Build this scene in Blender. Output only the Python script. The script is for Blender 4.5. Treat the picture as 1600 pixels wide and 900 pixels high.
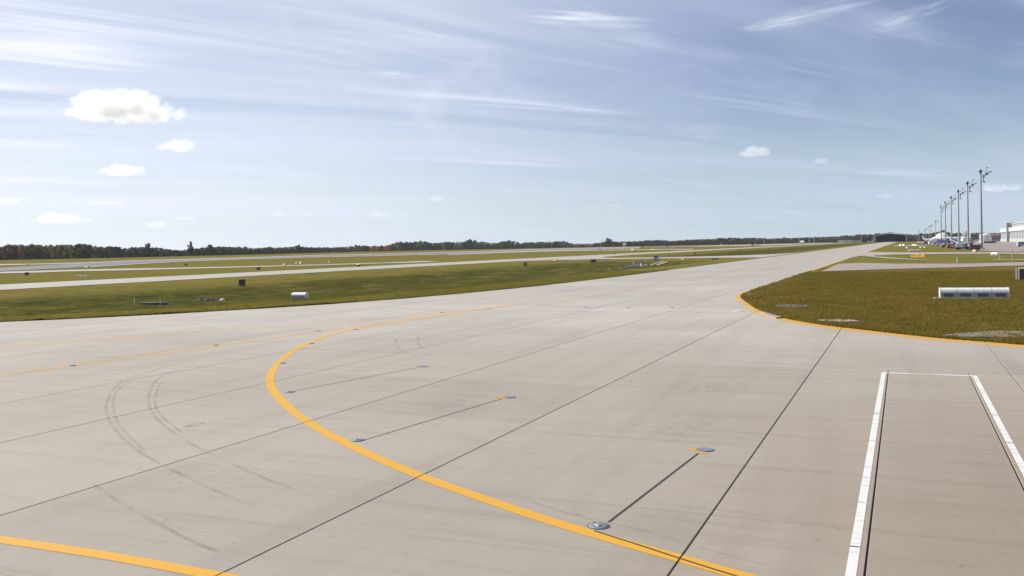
import bpy, math, random
import numpy as np
from mathutils import Matrix, Vector

for o in list(bpy.data.objects):
    bpy.data.objects.remove(o)
SC = bpy.context.scene
COL = SC.collection
rnd = random.Random(7)

# ------------------------------------------------------------------ camera
# world: +Y runs along the taxiway, +X to its right, camera eye 4 m above the pavement
F, PCX, PCY, EYE = 1400.0, 800.0, 400.0, 4.0        # focal length and principal point in photo pixels (1600 wide)
HOR0, HSL = 401.0, 0.0188                            # the horizon's height at the left edge and its slope
VPX = 1412.0


def _axes():
    a = Vector((0 - PCX, PCY - HOR0, -F))
    b = Vector((1600 - PCX, PCY - (HOR0 - HSL * 1600), -F))
    up = b.cross(a).normalized()
    if up.y < 0:
        up = -up
    d = Vector((VPX - PCX, PCY - (HOR0 - HSL * VPX), -F))
    d = (d - up * d.dot(up)).normalized()
    return Matrix((d.cross(up), d, up))


RC = _axes()


def ray(px, py):
    return RC @ Vector((px - PCX, PCY - py, -F))


def gnd(px, py, z=0.0):
    """where the line of sight through a photo pixel meets the ground"""
    v = ray(px, py)
    t = (z - EYE) / v.z
    return Vector((v.x * t, v.y * t, z))


def xat(px, y):
    """X of the bearing of a photo column at distance Y along the taxiway"""
    v = ray(px, HOR0 - HSL * px)
    return v.x / v.y * y


def ztop(px, py, p):
    """height above ground of pixel row py over the ground point p"""
    v = ray(px, py)
    t = math.hypot(p[0], p[1]) / math.hypot(v.x, v.y)
    return EYE + v.z * t


cam = bpy.data.cameras.new('camera')
cam.sensor_width = 36.0
cam.lens = 36.0 * F / 1600.0
cam.shift_x = 0.0
cam.shift_y = (PCY - 450.0) / 1600.0
cam.clip_start = 0.1
cam.clip_end = 60000.0
cam_o = bpy.data.objects.new('camera', cam)
COL.objects.link(cam_o)
cam_o.matrix_world = Matrix.Translation((0, 0, EYE)) @ RC.to_4x4()
SC.camera = cam_o

# ------------------------------------------------------------------ sky, sun, exposure
SUN_AZ, SUN_EL = math.radians(-88.0), math.radians(33.0)     # clockwise from +Y
SUN_DIR = Vector((math.sin(SUN_AZ) * math.cos(SUN_EL), math.cos(SUN_AZ) * math.cos(SUN_EL), math.sin(SUN_EL)))
SC.view_settings.view_transform = 'Standard'
SC.view_settings.look = 'None'
SC.view_settings.exposure = 0.74
SC.view_settings.gamma = 1.0
SC.view_settings.use_curve_mapping = False
SC.cycles.max_bounces = 14
SC.cycles.diffuse_bounces = 3
SC.cycles.glossy_bounces = 3
SC.cycles.transparent_max_bounces = 12
SC.cycles.volume_bounces = 12
SC.cycles.volume_step_rate = 0.25
SC.cycles.use_denoising = True

sun = bpy.data.lights.new('sun', 'SUN')
sun.energy = 4.0
sun.angle = math.radians(0.53)
sun.color = (1.0, 0.95, 0.87)
sun_o = bpy.data.objects.new('sun', sun)
COL.objects.link(sun_o)
sun_o.rotation_euler = SUN_DIR.to_track_quat('Z', 'Y').to_euler()


class NT:
    """small helper for node trees"""

    def __init__(self, tree):
        self.t = tree

    def n(self, kind, **kw):
        nd = self.t.nodes.new(kind)
        for k, v in kw.items():
            if k in nd.inputs.keys() if isinstance(k, str) else False:
                nd.inputs[k].default_value = v
            else:
                setattr(nd, k, v)
        return nd

    def l(self, a, b):
        self.t.links.new(a, b)

    def put(self, sock, v):
        if isinstance(v, bpy.types.NodeSocket):
            self.l(v, sock)
        else:
            sock.default_value = v

    def math(self, op, a, b=0.0, c=0.0, clamp=False):
        nd = self.t.nodes.new('ShaderNodeMath')
        nd.operation = op
        nd.use_clamp = clamp
        self.put(nd.inputs[0], a)
        self.put(nd.inputs[1], b)
        if op in ('MULTIPLY_ADD', 'SMOOTH_MIN'):
            self.put(nd.inputs[2], c)
        return nd.outputs[0]

    def vmath(self, op, a, b=(0, 0, 0)):
        nd = self.t.nodes.new('ShaderNodeVectorMath')
        nd.operation = op
        self.put(nd.inputs[0], a)
        self.put(nd.inputs[1], b)
        return nd.outputs['Value'] if op in ('LENGTH', 'DOT_PRODUCT', 'DISTANCE') else nd.outputs[0]

    def noise(self, vec, scale, detail=4.0, rough=0.55, dist=0.0, dims='3D', w=0.0):
        nd = self.t.nodes.new('ShaderNodeTexNoise')
        nd.noise_dimensions = dims
        self.l(vec, nd.inputs['Vector'])
        nd.inputs['Scale'].default_value = scale
        nd.inputs['Detail'].default_value = detail
        nd.inputs['Roughness'].default_value = rough
        nd.inputs['Distortion'].default_value = dist
        if dims == '4D':
            self.put(nd.inputs['W'], w)
        return nd.outputs[0]

    def ramp(self, v, lo, hi, a=0.0, b=1.0):
        nd = self.t.nodes.new('ShaderNodeMapRange')
        nd.interpolation_type = 'SMOOTHSTEP'
        self.put(nd.inputs[0], v)
        nd.inputs[1].default_value = lo
        nd.inputs[2].default_value = hi
        nd.inputs[3].default_value = a
        nd.inputs[4].default_value = b
        return nd.outputs[0]

    def mix(self, f, a, b, mode='MIX'):
        nd = self.t.nodes.new('ShaderNodeMix')
        nd.data_type = 'RGBA'
        nd.blend_type = mode
        self.put(nd.inputs[0], f)
        self.put(nd.inputs[6], a if isinstance(a, bpy.types.NodeSocket) else (*a, 1))
        self.put(nd.inputs[7], b if isinstance(b, bpy.types.NodeSocket) else (*b, 1))
        return nd.outputs[2]

    def scale(self, vec, s, rot=(0, 0, 0)):
        nd = self.t.nodes.new('ShaderNodeMapping')
        self.l(vec, nd.inputs[0])
        nd.inputs['Rotation'].default_value = rot
        nd.inputs['Scale'].default_value = s
        return nd.outputs[0]


world = bpy.data.worlds.new('World')
SC.world = world
world.use_nodes = True
wt = NT(world.node_tree)
bg = world.node_tree.nodes['Background']
sky = wt.n('ShaderNodeTexSky', sky_type='NISHITA', sun_disc=False, sun_elevation=SUN_EL, sun_rotation=SUN_AZ,
           altitude=450.0, air_density=1.0, dust_density=0.25, ozone_density=2.2)
gen = wt.n('ShaderNodeTexCoord').outputs['Generated']
sep = wt.n('ShaderNodeSeparateXYZ')
wt.l(gen, sep.inputs[0])
dz = wt.math('MAXIMUM', sep.outputs[2], 0.0)
den = wt.math('ADD', dz, 0.07)
comb = wt.n('ShaderNodeCombineXYZ')
wt.l(wt.math('DIVIDE', sep.outputs[0], den), comb.inputs[0])
wt.l(wt.math('DIVIDE', sep.outputs[1], den), comb.inputs[1])
plane = comb.outputs[0]                       # the cirrus sheet, seen in perspective


def drawn(angle, s):                          # coordinates stretched along one wind direction
    return wt.scale(wt.scale(plane, (1, 1, 1), (0, 0, -math.radians(angle))), s)


veil = wt.ramp(wt.noise(drawn(48, (0.16, 0.55, 1)), 1.0, 6, 0.56, 0.8), 0.26, 0.72)
fib = wt.ramp(wt.noise(drawn(56, (0.22, 1.5, 1)), 1.5, 9, 0.60, 0.9), 0.46, 0.80)
fib2 = wt.ramp(wt.noise(drawn(118, (0.30, 1.1, 1)), 1.3, 9, 0.62, 1.2), 0.52, 0.80)
patch = wt.ramp(wt.noise(plane, 0.40, 3, 0.5, 0.3), 0.40, 0.62)
fib = wt.math('ADD', wt.math('MULTIPLY', fib, patch), wt.math('MULTIPLY', wt.math('MULTIPLY', fib2, 0.3), wt.math('SUBTRACT', 1.0, patch)))
sund = wt.vmath('DOT_PRODUCT', gen, tuple(SUN_DIR))
glow = wt.ramp(sund, 0.05, 0.95, 0.0, 1.0)     # thin ice cloud scatters forward, brighter towards the sun
cir = wt.math('ADD', wt.math('ADD', wt.math('MULTIPLY', veil, 0.52), wt.ramp(glow, 0.0, 0.7, 0.04, 0.34)), wt.math('MULTIPLY', fib, 0.75), clamp=True)
ccol = wt.mix(glow, (4.9, 5.4, 6.8), (7.7, 8.0, 8.8))
base = wt.mix(1.0, sky.outputs[0], (0.54, 0.575, 0.70), 'MULTIPLY')
# low haze whitens the last degrees above the horizon
hz = wt.ramp(dz, 0.0, 0.20, 0.85, 0.0)
base = wt.mix(hz, base, wt.mix(glow, (4.3, 5.5, 6.0), (7.6, 8.1, 8.2)))
wt.l(wt.mix(cir, base, ccol), bg.inputs[0])
bg.inputs[1].default_value = 0.075

# ------------------------------------------------------------------ materials
MATS = {}


def new_mat(name):
    m = bpy.data.materials.new(name)
    m.use_nodes = True
    t = NT(m.node_tree)
    return m, t, m.node_tree.nodes['Principled BSDF']


def paint(name, col, rough=0.5, metal=0.0, wear=0.12, spec=0.5):
    if name in MATS:
        return MATS[name]
    m, t, b = new_mat(name)
    pos = t.n('ShaderNodeTexCoord').outputs['Object']
    nz = t.noise(pos, 3.0, 5, 0.6)
    f = t.ramp(nz, 0.35, 0.75)
    t.l(t.mix(f, tuple(c * (1 + wear * 0.4) for c in col), tuple(c * (1 - wear) for c in col)), b.inputs['Base Color'])
    b.inputs['Roughness'].default_value = rough
    b.inputs['Metallic'].default_value = metal
    b.inputs['Specular IOR Level'].default_value = spec
    MATS[name] = m
    return m


def concrete_mat(name, c0, c1, c2, streak=1.0, vignette=False):
    m, t, b = new_mat(name)
    pos = t.n('ShaderNodeNewGeometry').outputs['Position']
    big = t.noise(pos, 0.09, 5, 0.6, 0.4)
    strk = t.noise(t.scale(pos, (0.75, 0.045, 1)), 1.0, 5, 0.6, 0.2)         # wheel paths and drag marks along the taxiway
    tine = t.noise(t.scale(pos, (0.12, 2.6, 1)), 1.0, 4, 0.65, 0.3)          # brushed across
    fine = t.noise(pos, 9.0, 5, 0.7)
    spots = t.noise(pos, 2.3, 6, 0.72, 0.6)
    info = t.n('ShaderNodeObjectInfo').outputs['Random']
    col = t.mix(t.ramp(big, 0.3, 0.7), c0, c1)
    col = t.mix(t.math('MULTIPLY', t.ramp(strk, 0.46, 0.74), 0.5 * streak), col, c2)
    col = t.mix(t.math('MULTIPLY', t.ramp(tine, 0.48, 0.75), 0.38), col, c2)
    grime = t.math('MULTIPLY', t.ramp(t.noise(pos, 0.16, 6, 0.66, 0.8), 0.52, 0.72), t.ramp(t.noise(t.scale(pos, (1.6, 0.9, 1)), 3.0, 5, 0.75), 0.38, 0.66))
    col = t.mix(t.math('MULTIPLY', grime, 0.5), col, tuple(c * 0.85 for c in c2))
    col = t.mix(t.math('MULTIPLY', t.ramp(spots, 0.60, 0.74), 0.42), col, tuple(c * 0.55 for c in c2))
    col = t.mix(t.math('MULTIPLY', t.ramp(fine, 0.35, 0.75), 0.22), col, tuple(c * 0.72 for c in c1))
    if vignette:                                   # lens and window shading painted in: browner near right, paler farther off
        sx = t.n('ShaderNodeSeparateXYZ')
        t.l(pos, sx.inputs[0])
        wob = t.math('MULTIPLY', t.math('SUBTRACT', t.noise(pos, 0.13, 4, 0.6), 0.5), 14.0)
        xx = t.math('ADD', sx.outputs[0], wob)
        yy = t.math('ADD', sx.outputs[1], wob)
        corner_shade = t.math('MULTIPLY', t.ramp(xx, -7.0, 4.0), t.ramp(yy, 36.0, 12.0))
        col = t.mix(corner_shade, col, t.mix(1.0, col, (0.84, 0.77, 0.70), 'MULTIPLY'))
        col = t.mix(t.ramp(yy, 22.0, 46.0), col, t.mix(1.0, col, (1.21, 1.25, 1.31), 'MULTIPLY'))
    v = t.math('MULTIPLY_ADD', info, 0.10, 0.95)
    hsv = t.n('ShaderNodeHueSaturation')
    t.l(col, hsv.inputs['Color'])
    t.l(v, hsv.inputs['Value'])
    t.l(hsv.outputs[0], b.inputs['Base Color'])
    b.inputs['Roughness'].default_value = 0.72
    b.inputs['Specular IOR Level'].default_value = 0.32
    bp = t.n('ShaderNodeBump')
    bp.inputs['Strength'].default_value = 0.12
    bp.inputs['Distance'].default_value = 0.01
    t.l(fine, bp.inputs['Height'])
    t.l(bp.outputs[0], b.inputs['Normal'])
    MATS[name] = m
    return m


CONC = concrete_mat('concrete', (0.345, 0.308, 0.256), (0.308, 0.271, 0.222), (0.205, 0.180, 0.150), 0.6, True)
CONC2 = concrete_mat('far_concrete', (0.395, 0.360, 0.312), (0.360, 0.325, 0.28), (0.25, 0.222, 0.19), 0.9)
PINK = concrete_mat('pinkish_concrete', (0.33, 0.27, 0.24), (0.29, 0.235, 0.205), (0.2, 0.165, 0.15), 0.5)
ASPH = concrete_mat('asphalt', (0.17, 0.16, 0.155), (0.14, 0.135, 0.13), (0.10, 0.098, 0.095), 0.8)
SEAL = paint('joint_sealant', (0.028, 0.024, 0.022), 0.7)


def grass_mat(name, blades=False):
    m, t, b = new_mat(name)
    pos = t.n('ShaderNodeNewGeometry').outputs['Position']
    big = t.noise(pos, 0.035, 5, 0.62, 0.5)
    band = t.noise(t.scale(pos, (0.22, 0.02, 1)), 1.0, 5, 0.6, 0.4)           # mown swathes along the taxiways
    mid = t.noise(pos, 0.55, 6, 0.68, 0.3)
    fine = t.noise(pos, 14.0, 4, 0.75)
    col = t.mix(t.ramp(big, 0.34, 0.66), (0.190, 0.158, 0.041), (0.155, 0.158, 0.040))
    col = t.mix(t.math('MULTIPLY', t.ramp(band, 0.45, 0.72), 0.7), col, (0.246, 0.182, 0.063))
    col = t.mix(t.math('MULTIPLY', t.ramp(mid, 0.46, 0.70), 0.75), col, (0.126, 0.094, 0.034))
    dry = t.noise(t.scale(pos, (0.5, 0.12, 1)), 1.0, 6, 0.7, 0.8)
    col = t.mix(t.math('MULTIPLY', t.ramp(dry, 0.5, 0.72), 0.55), col, (0.198, 0.142, 0.057))
    dk = t.noise(pos, 0.22, 6, 0.7, 0.5)
    col = t.mix(t.math('MULTIPLY', t.ramp(dk, 0.48, 0.72), 0.7), col, (0.082, 0.074, 0.021))
    sepz = t.n('ShaderNodeSeparateXYZ')
    t.l(pos, sepz.inputs[0])
    lush = t.math('MULTIPLY', t.ramp(sepz.outputs[2], -0.08, -0.6), t.ramp(t.noise(t.scale(pos, (0.3, 0.1, 1)), 1.0, 6, 0.72, 0.6), 0.28, 0.58, 0.25, 1.0))                               # wet ground in the swale grows greener
    col = t.mix(t.math('MULTIPLY', lush, t.ramp(mid, 0.3, 0.6, 0.55, 1.0)), col, (0.050, 0.056, 0.019))
    col = t.mix(t.math('MULTIPLY', t.ramp(fine, 0.35, 0.7), 0.4), col, (0.06, 0.055, 0.018))
    isl_ = t.math('MULTIPLY', t.ramp(sepz.outputs[0], -13.0, -9.0), t.ramp(sepz.outputs[1], 150.0, 120.0))
    col = t.mix(t.math('MULTIPLY', isl_, 0.72), col, t.mix(1.0, col, (0.80, 0.62, 0.42), 'MULTIPLY'))
    if blades:
        at = t.n('ShaderNodeAttribute', attribute_name='tint')
        col = t.mix(at.outputs['Fac'], t.mix(0.3, col, (0.32, 0.255, 0.08)), t.mix(0.28, col, (0.12, 0.125, 0.03)))
    t.l(col, b.inputs['Base Color'])
    b.inputs['Roughness'].default_value = 1.0
    b.inputs['Specular IOR Level'].default_value = 0.0
    if blades:
        tr = t.n('ShaderNodeBsdfTranslucent')
        t.l(t.mix(1.0, col, (1.5, 1.5, 1.2), 'MULTIPLY'), tr.inputs['Color'])
        mx = t.n('ShaderNodeMixShader')
        mx.inputs[0].default_value = 0.45
        t.l(b.outputs[0], mx.inputs[1])
        t.l(tr.outputs[0], mx.inputs[2])
        t.l(mx.outputs[0], m.node_tree.nodes['Material Output'].inputs['Surface'])
    if not blades:
        bp = t.n('ShaderNodeBump')
        bp.inputs['Strength'].default_value = 0.6
        bp.inputs['Distance'].default_value = 0.08
        t.l(t.math('ADD', mid, fine), bp.inputs['Height'])
        t.l(bp.outputs[0], b.inputs['Normal'])
    MATS[name] = m
    return m


GRASS = grass_mat('grass')
BLADE = grass_mat('grass_blades', True)


def line_mat(name, col, worn, under=(0.33, 0.3, 0.265), bands=False):
    m, t, b = new_mat(name)
    pos = t.n('ShaderNodeNewGeometry').outputs['Position']
    n1 = t.noise(pos, 5.0, 6, 0.7)
    n2 = t.noise(pos, 0.7, 4, 0.6)
    n3 = t.noise(pos, 40.0, 3, 0.7)
    w = t.math('ADD', t.math('MULTIPLY', n1, 0.5), t.math('MULTIPLY', n2, 0.5))
    f = t.ramp(w, 0.72 - worn, 0.82 - worn)
    c = t.mix(t.math('MULTIPLY', t.ramp(n3, 0.3, 0.8), 0.22), col, tuple(x * 0.6 for x in col))
    c = t.mix(t.math('MULTIPLY', f, 0.8), c, under)
    if bands:                                   # transverse scuffs left by crossing tyres
        bn = t.noise(t.scale(pos, (0.25, 3.4, 1)), 1.0, 4, 0.75)
        c = t.mix(t.ramp(bn, 0.61, 0.63), c, (0.08, 0.075, 0.08))
        bn2 = t.noise(t.scale(pos, (0.3, 9.0, 1)), 1.0, 3, 0.6)
        c = t.mix(t.math('MULTIPLY', t.ramp(bn2, 0.6, 0.64), 0.6), c, (0.22, 0.2, 0.19))
    t.l(c, b.inputs['Base Color'])
    b.inputs['Roughness'].default_value = 0.6
    b.inputs['Specular IOR Level'].default_value = 0.3
    MATS[name] = m
    return m


YEL = line_mat('yellow_line_paint', (0.60, 0.315, 0.026), 0.055)
YEL_W = line_mat('worn_yellow_line_paint', (0.60, 0.38, 0.10), 0.12)
WHT = line_mat('white_line_paint', (0.66, 0.65, 0.62), 0.07, bands=True)
WHT_W = line_mat('worn_white_line_paint', (0.62, 0.61, 0.58), 0.08)


def mark_mat(name, col, dens):
    """rubber marks and a window-dirt spot on the pavement: patchy, see-through"""
    m, t, b = new_mat(name)
    pos = t.n('ShaderNodeNewGeometry').outputs['Position']
    n1 = t.noise(pos, 1.2, 5, 0.65)
    n2 = t.noise(pos, 26.0, 4, 0.7)
    a = t.math('MULTIPLY', t.ramp(n1, 0.3, 0.7), t.ramp(n2, 0.3, 0.7, 0.4, 1.0))
    t.l(t.math('MULTIPLY', a, dens), b.inputs['Alpha'])
    b.inputs['Base Color'].default_value = (*col, 1)
    b.inputs['Roughness'].default_value = 0.8
    MATS[name] = m
    return m


RUBBER = mark_mat('tyre_rubber_mark', (0.12, 0.11, 0.10), 0.30)
WINDOW_SPECK = mark_mat('window_speck', (0.12, 0.105, 0.09), 0.5)


def leaf_mat(name, c1, c2):
    m, t, b = new_mat(name)
    pos = t.n('ShaderNodeNewGeometry').outputs['Position']
    n1 = t.noise(pos, 0.35, 4, 0.65)
    rp = t.n('ShaderNodeNewGeometry').outputs['Random Per Island']
    f = t.math('ADD', t.math('MULTIPLY', t.ramp(n1, 0.35, 0.65), 0.6), t.math('MULTIPLY', rp, 0.4))
    t.l(t.mix(f, c1, c2), b.inputs['Base Color'])
    b.inputs['Roughness'].default_value = 0.9
    b.inputs['Specular IOR Level'].default_value = 0.0
    tr = t.n('ShaderNodeBsdfTranslucent')
    t.l(t.mix(f, c1, c2), tr.inputs['Color'])
    mx = t.n('ShaderNodeMixShader')
    mx.inputs[0].default_value = 0.35
    t.l(b.outputs[0], mx.inputs[1])
    t.l(tr.outputs[0], mx.inputs[2])
    t.l(mx.outputs[0], m.node_tree.nodes['Material Output'].inputs['Surface'])
    MATS[name] = m
    return m


LEAF = {
    'dark': leaf_mat('dark_green_leaves', (0.050, 0.070, 0.034), (0.090, 0.112, 0.047)),
    'olive': leaf_mat('olive_leaves', (0.090, 0.101, 0.039), (0.156, 0.147, 0.054)),
    'grey': leaf_mat('grey_green_leaves', (0.079, 0.090, 0.066), (0.140, 0.139, 0.097)),
    'brown': leaf_mat('brown_leaves', (0.116, 0.071, 0.040), (0.189, 0.112, 0.056)),
    'rust': leaf_mat('rust_red_leaves', (0.152, 0.076, 0.046), (0.232, 0.113, 0.064)),
    'orange': leaf_mat('orange_leaves', (0.428, 0.147, 0.034), (0.593, 0.233, 0.054)),
    'gold': leaf_mat('yellow_green_leaves', (0.198, 0.163, 0.047), (0.296, 0.233, 0.070)),
}
BARK = paint('bark', (0.06, 0.048, 0.038), 0.9)
WHITE = paint('white_enamel', (0.74, 0.74, 0.73), 0.45, 0, 0.08)
WHITE2 = paint('weathered_white', (0.62, 0.61, 0.58), 0.6, 0, 0.2)
GREY = paint('grey_metal', (0.30, 0.31, 0.33), 0.5, 0.2)
LGREY = paint('galvanised_steel', (0.42, 0.43, 0.45), 0.45, 0.5)
POLE = paint('mast_steel', (0.30, 0.31, 0.335), 0.55, 0.2)
DGREY = paint('dark_grey_metal', (0.10, 0.105, 0.12), 0.55, 0.2)
BLACK = paint('black_rubber', (0.022, 0.022, 0.024), 0.8)
DBROWN = paint('dark_brown_board', (0.085, 0.068, 0.058), 0.7)
BOARDF = paint('weathered_dark_face', (0.062, 0.052, 0.046), 0.9, 0, 0.3, 0.2)
BOARDF2 = paint('damp_dark_concrete', (0.085, 0.082, 0.085), 0.95, 0, 0.35, 0.1)
BLUE = paint('blue_vehicle_paint', (0.045, 0.085, 0.22), 0.4)
NAVY = paint('navy_vehicle_paint', (0.03, 0.045, 0.10), 0.45)
LBLUE = paint('pale_blue_paint', (0.30, 0.34, 0.46), 0.5)
ORANGE = paint('orange_vehicle_paint', (0.42, 0.10, 0.035), 0.45)
REDP = paint('red_paint', (0.42, 0.045, 0.03), 0.5)
SIGNY = paint('yellow_sign_face', (0.62, 0.32, 0.02), 0.5)
GLASS = paint('window_glass', (0.10, 0.13, 0.16), 0.12, 0.0, 0.05, 0.8)
SILVER = paint('silver_cladding', (0.46, 0.48, 0.50), 0.5, 0.3)
DISC = paint('blue_grey_cover', (0.17, 0.22, 0.31), 0.55, 0.2)
ALU = paint('cast_aluminium', (0.20, 0.225, 0.27), 0.6, 0.3)
DARKIN = paint('dark_cladding', (0.022, 0.022, 0.028), 0.85)
ROOFR = paint('red_roof_tiles', (0.12, 0.055, 0.042), 0.8)
WALLW = paint('pale_cladding', (0.50, 0.51, 0.50), 0.6)
GLZ = paint('hangar_glazing', (0.26, 0.28, 0.31), 0.4, 0.0, 0.1)
TENT = paint('white_membrane', (0.6, 0.59, 0.55), 0.6, 0, 0.06)
BROWNW = paint('brown_cladding', (0.13, 0.07, 0.06), 0.7)
PURP = paint('mauve_cladding', (0.20, 0.18, 0.24), 0.7)
STONE = paint('rubble_stone', (0.09, 0.085, 0.08), 0.85, 0, 0.4)
STONE2 = paint('weathered_concrete', (0.26, 0.245, 0.22), 0.85, 0, 0.3)
WSTONE = paint('pale_stone', (0.6, 0.58, 0.54), 0.8, 0, 0.2)
GRAVEL = concrete_mat('gravel', (0.24, 0.20, 0.17), (0.19, 0.16, 0.13), (0.10, 0.085, 0.07), 0.3)


# ------------------------------------------------------------------ mesh helpers
class MB:
    def __init__(self):
        self.v, self.f = [], []

    def quadpoly(self, pts):
        i = len(self.v)
        self.v += [tuple(p) for p in pts]
        self.f.append(tuple(range(i, i + len(pts))))
        return self

    def box(self, x0, x1, y0, y1, z0, z1, ch=0.0):
        i = len(self.v)
        if ch <= 0:
            self.v += [(x0, y0, z0), (x1, y0, z0), (x1, y1, z0), (x0, y1, z0), (x0, y0, z1), (x1, y0, z1), (x1, y1, z1), (x0, y1, z1)]
            for q in ((0, 3, 2, 1), (4, 5, 6, 7), (0, 1, 5, 4), (1, 2, 6, 5), (2, 3, 7, 6), (3, 0, 4, 7)):
                self.f.append(tuple(i + k for k in q))
        else:
            c = ch
            self.v += [(x0, y0, z0), (x1, y0, z0), (x1, y1, z0), (x0, y1, z0),
                       (x0, y0, z1 - c), (x1, y0, z1 - c), (x1, y1, z1 - c), (x0, y1, z1 - c),
                       (x0 + c, y0 + c, z1), (x1 - c, y0 + c, z1), (x1 - c, y1 - c, z1), (x0 + c, y1 - c, z1)]
            self.f.append((i, i + 3, i + 2, i + 1))
            for k in range(4):
                k2 = (k + 1) % 4
                self.f.append((i + k, i + k2, i + 4 + k2, i + 4 + k))
                self.f.append((i + 4 + k, i + 4 + k2, i + 8 + k2, i + 8 + k))
            self.f.append((i + 8, i + 9, i + 10, i + 11))
        return self

    def prism(self, prof, axis, a, b):
        """profile of (u, z) points extruded along 'x' or 'y' from a to b"""
        i, n = len(self.v), len(prof)
        for s in (a, b):
            for u, z in prof:
                self.v.append((s, u, z) if axis == 'x' else (u, s, z))
        self.f.append(tuple(range(i, i + n)))
        self.f.append(tuple(range(i + 2 * n - 1, i + n - 1, -1)))
        for k in range(n):
            k2 = (k + 1) % n
            self.f.append((i + k, i + n + k, i + n + k2, i + k2))
        return self

    def tube(self, p, q, r0, r1=None, n=8, cap=True):
        r1 = r0 if r1 is None else r1
        p, q = Vector(p), Vector(q)
        d = (q - p).normalized()
        a = d.orthogonal().normalized()
        b = d.cross(a)
        i = len(self.v)
        for c, r in ((p, r0), (q, r1)):
            for k in range(n):
                t = 2 * math.pi * k / n
                self.v.append(tuple(c + a * (r * math.cos(t)) + b * (r * math.sin(t))))
        for k in range(n):
            k2 = (k + 1) % n
            self.f.append((i + k, i + k2, i + n + k2, i + n + k))
        if cap:
            self.f.append(tuple(range(i + n - 1, i - 1, -1)))
            self.f.append(tuple(range(i + n, i + 2 * n)))
        return self

    def lathe(self, prof, n=24, c=(0, 0, 0)):
        """(r, z) profile turned about z"""
        i, m = len(self.v), len(prof)
        for r, z in prof:
            for k in range(n):
                t = 2 * math.pi * k / n
                self.v.append((c[0] + r * math.cos(t), c[1] + r * math.sin(t), c[2] + z))
        for j in range(m - 1):
            for k in range(n):
                k2 = (k + 1) % n
                self.f.append((i + j * n + k, i + j * n + k2, i + (j + 1) * n + k2, i + (j + 1) * n + k))
        self.f.append(tuple(range(i + (m - 1) * n, i + m * n)))
        return self

    def mesh(self, name, mat, smooth=False):
        me = bpy.data.meshes.new(name)
        me.from_pydata(self.v, [], self.f)
        me.materials.append(mat)
        me.update()
        if smooth:
            me.polygons.foreach_set('use_smooth', [True] * len(me.polygons))
        return me

    def build(self, name, mat, parent=None, smooth=False):
        return link(name, self.mesh(name, mat, smooth), parent)


def link(name, data, parent=None, loc=None):
    o = bpy.data.objects.new(name, data)
    COL.objects.link(o)
    if parent is not None:
        o.parent = parent
    if loc is not None:
        o.location = loc
    return o


def tag(o, label=None, cat=None, group=None, kind=None):
    if label:
        o['label'] = label
    if cat:
        o['category'] = cat
    if group:
        o['group'] = group
    if kind:
        o['kind'] = kind
    return o


def thing(name, label, cat, loc=(0, 0, 0), rz=0.0, group=None):
    o = link(name, None, None, loc)
    o.rotation_euler = (0, 0, rz)
    return tag(o, label, cat, group)


def copy_tree(o, parent=None):
    c = o.copy()
    COL.objects.link(c)
    c.parent = parent
    for ch in list(o.children):
        copy_tree(ch, c)
    return c


def lerp_tab(tab, x):
    if x <= tab[0][0]:
        return tab[0][1]
    for (a, va), (b, vb) in zip(tab, tab[1:]):
        if x <= b:
            return va + (vb - va) * (x - a) / (b - a)
    return tab[-1][1]


def smoothed(pts, n=8):
    """Catmull-Rom through 2-D points"""
    P = [Vector(p[:2]) for p in pts]
    P = [P[0] * 2 - P[1]] + P + [P[-1] * 2 - P[-2]]
    out = []
    for i in range(1, len(P) - 2):
        for k in range(n):
            t = k / n
            a, b, c, d = P[i - 1], P[i], P[i + 1], P[i + 2]
            out.append(0.5 * ((2 * b) + (c - a) * t + (2 * a - 5 * b + 4 * c - d) * t * t + (3 * b - a - 3 * c + d) * t ** 3))
    out.append(P[-2])
    return out


def normals(P):
    N = []
    for i in range(len(P)):
        d = (P[min(i + 1, len(P) - 1)] - P[max(i - 1, 0)]).normalized()
        N.append(Vector((-d.y, d.x)))
    return N


# ------------------------------------------------------------------ the ground
# outer edge of the yellow side stripe round the grass island, then the grass edge 0.6-0.9 m inside it
isl_px = [(1150, 465), (1158, 474), (1175, 486), (1200, 496), (1260, 508), (1340, 518.5), (1440, 530), (1540, 538.5), (1600, 543.5)]
isl = [gnd(*p) for p in isl_px]
isl = [(-11.75, 70.5)] + [(p.x, p.y) for p in isl] + [(8.5, 34.9), (14.0, 32.2), (24, 28.5)]
ISL = smoothed(isl, 6)
ISN = normals(ISL)                       # points to the left of travel = towards the island (travel is towards the camera)
ISG = []
for p, nn in zip(ISL, ISN):
    s = 1 if (nn.x > 0 or nn.y > 0) else -1
    w = lerp_tab([(-12, 0.45), (-8, 0.62), (-2, 0.85), (4, 0.95)], p.x)
    ISG.append(p + nn * s * w)
xr_tab = sorted([(p.y, p.x) for p in ISG])
XR_TAB = [(-300, 900), (10, 300), (20, 90), (26, 33)] + [t for t in xr_tab if t[0] > 28.0] + [(74, -11.35), (90, -11.4), (160, -11.4), (1850, -11.4), (1900, -11.4)]
XL_TAB = [(-300, -700), (5, -125), (15, -88), (25, -66), (32, -57), (37.7, -50.8), (40.1, -48.4), (44.8, -44.9), (50.7, -41.6), (56, -39.3),
          (62, -37.4), (70, -35.8), (78.8, -34.7), (90, -33.9), (105, -33.4), (125, -33.3), (1900, -33.3)]


def XR(y):
    return lerp_tab(XR_TAB, y)


def XL(y):
    return lerp_tab(XL_TAB, y)


def ss(a, b, x):
    t = max(0.0, min(1.0, (x - a) / (b - a)))
    return t * t * (3 - 2 * t)


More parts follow.
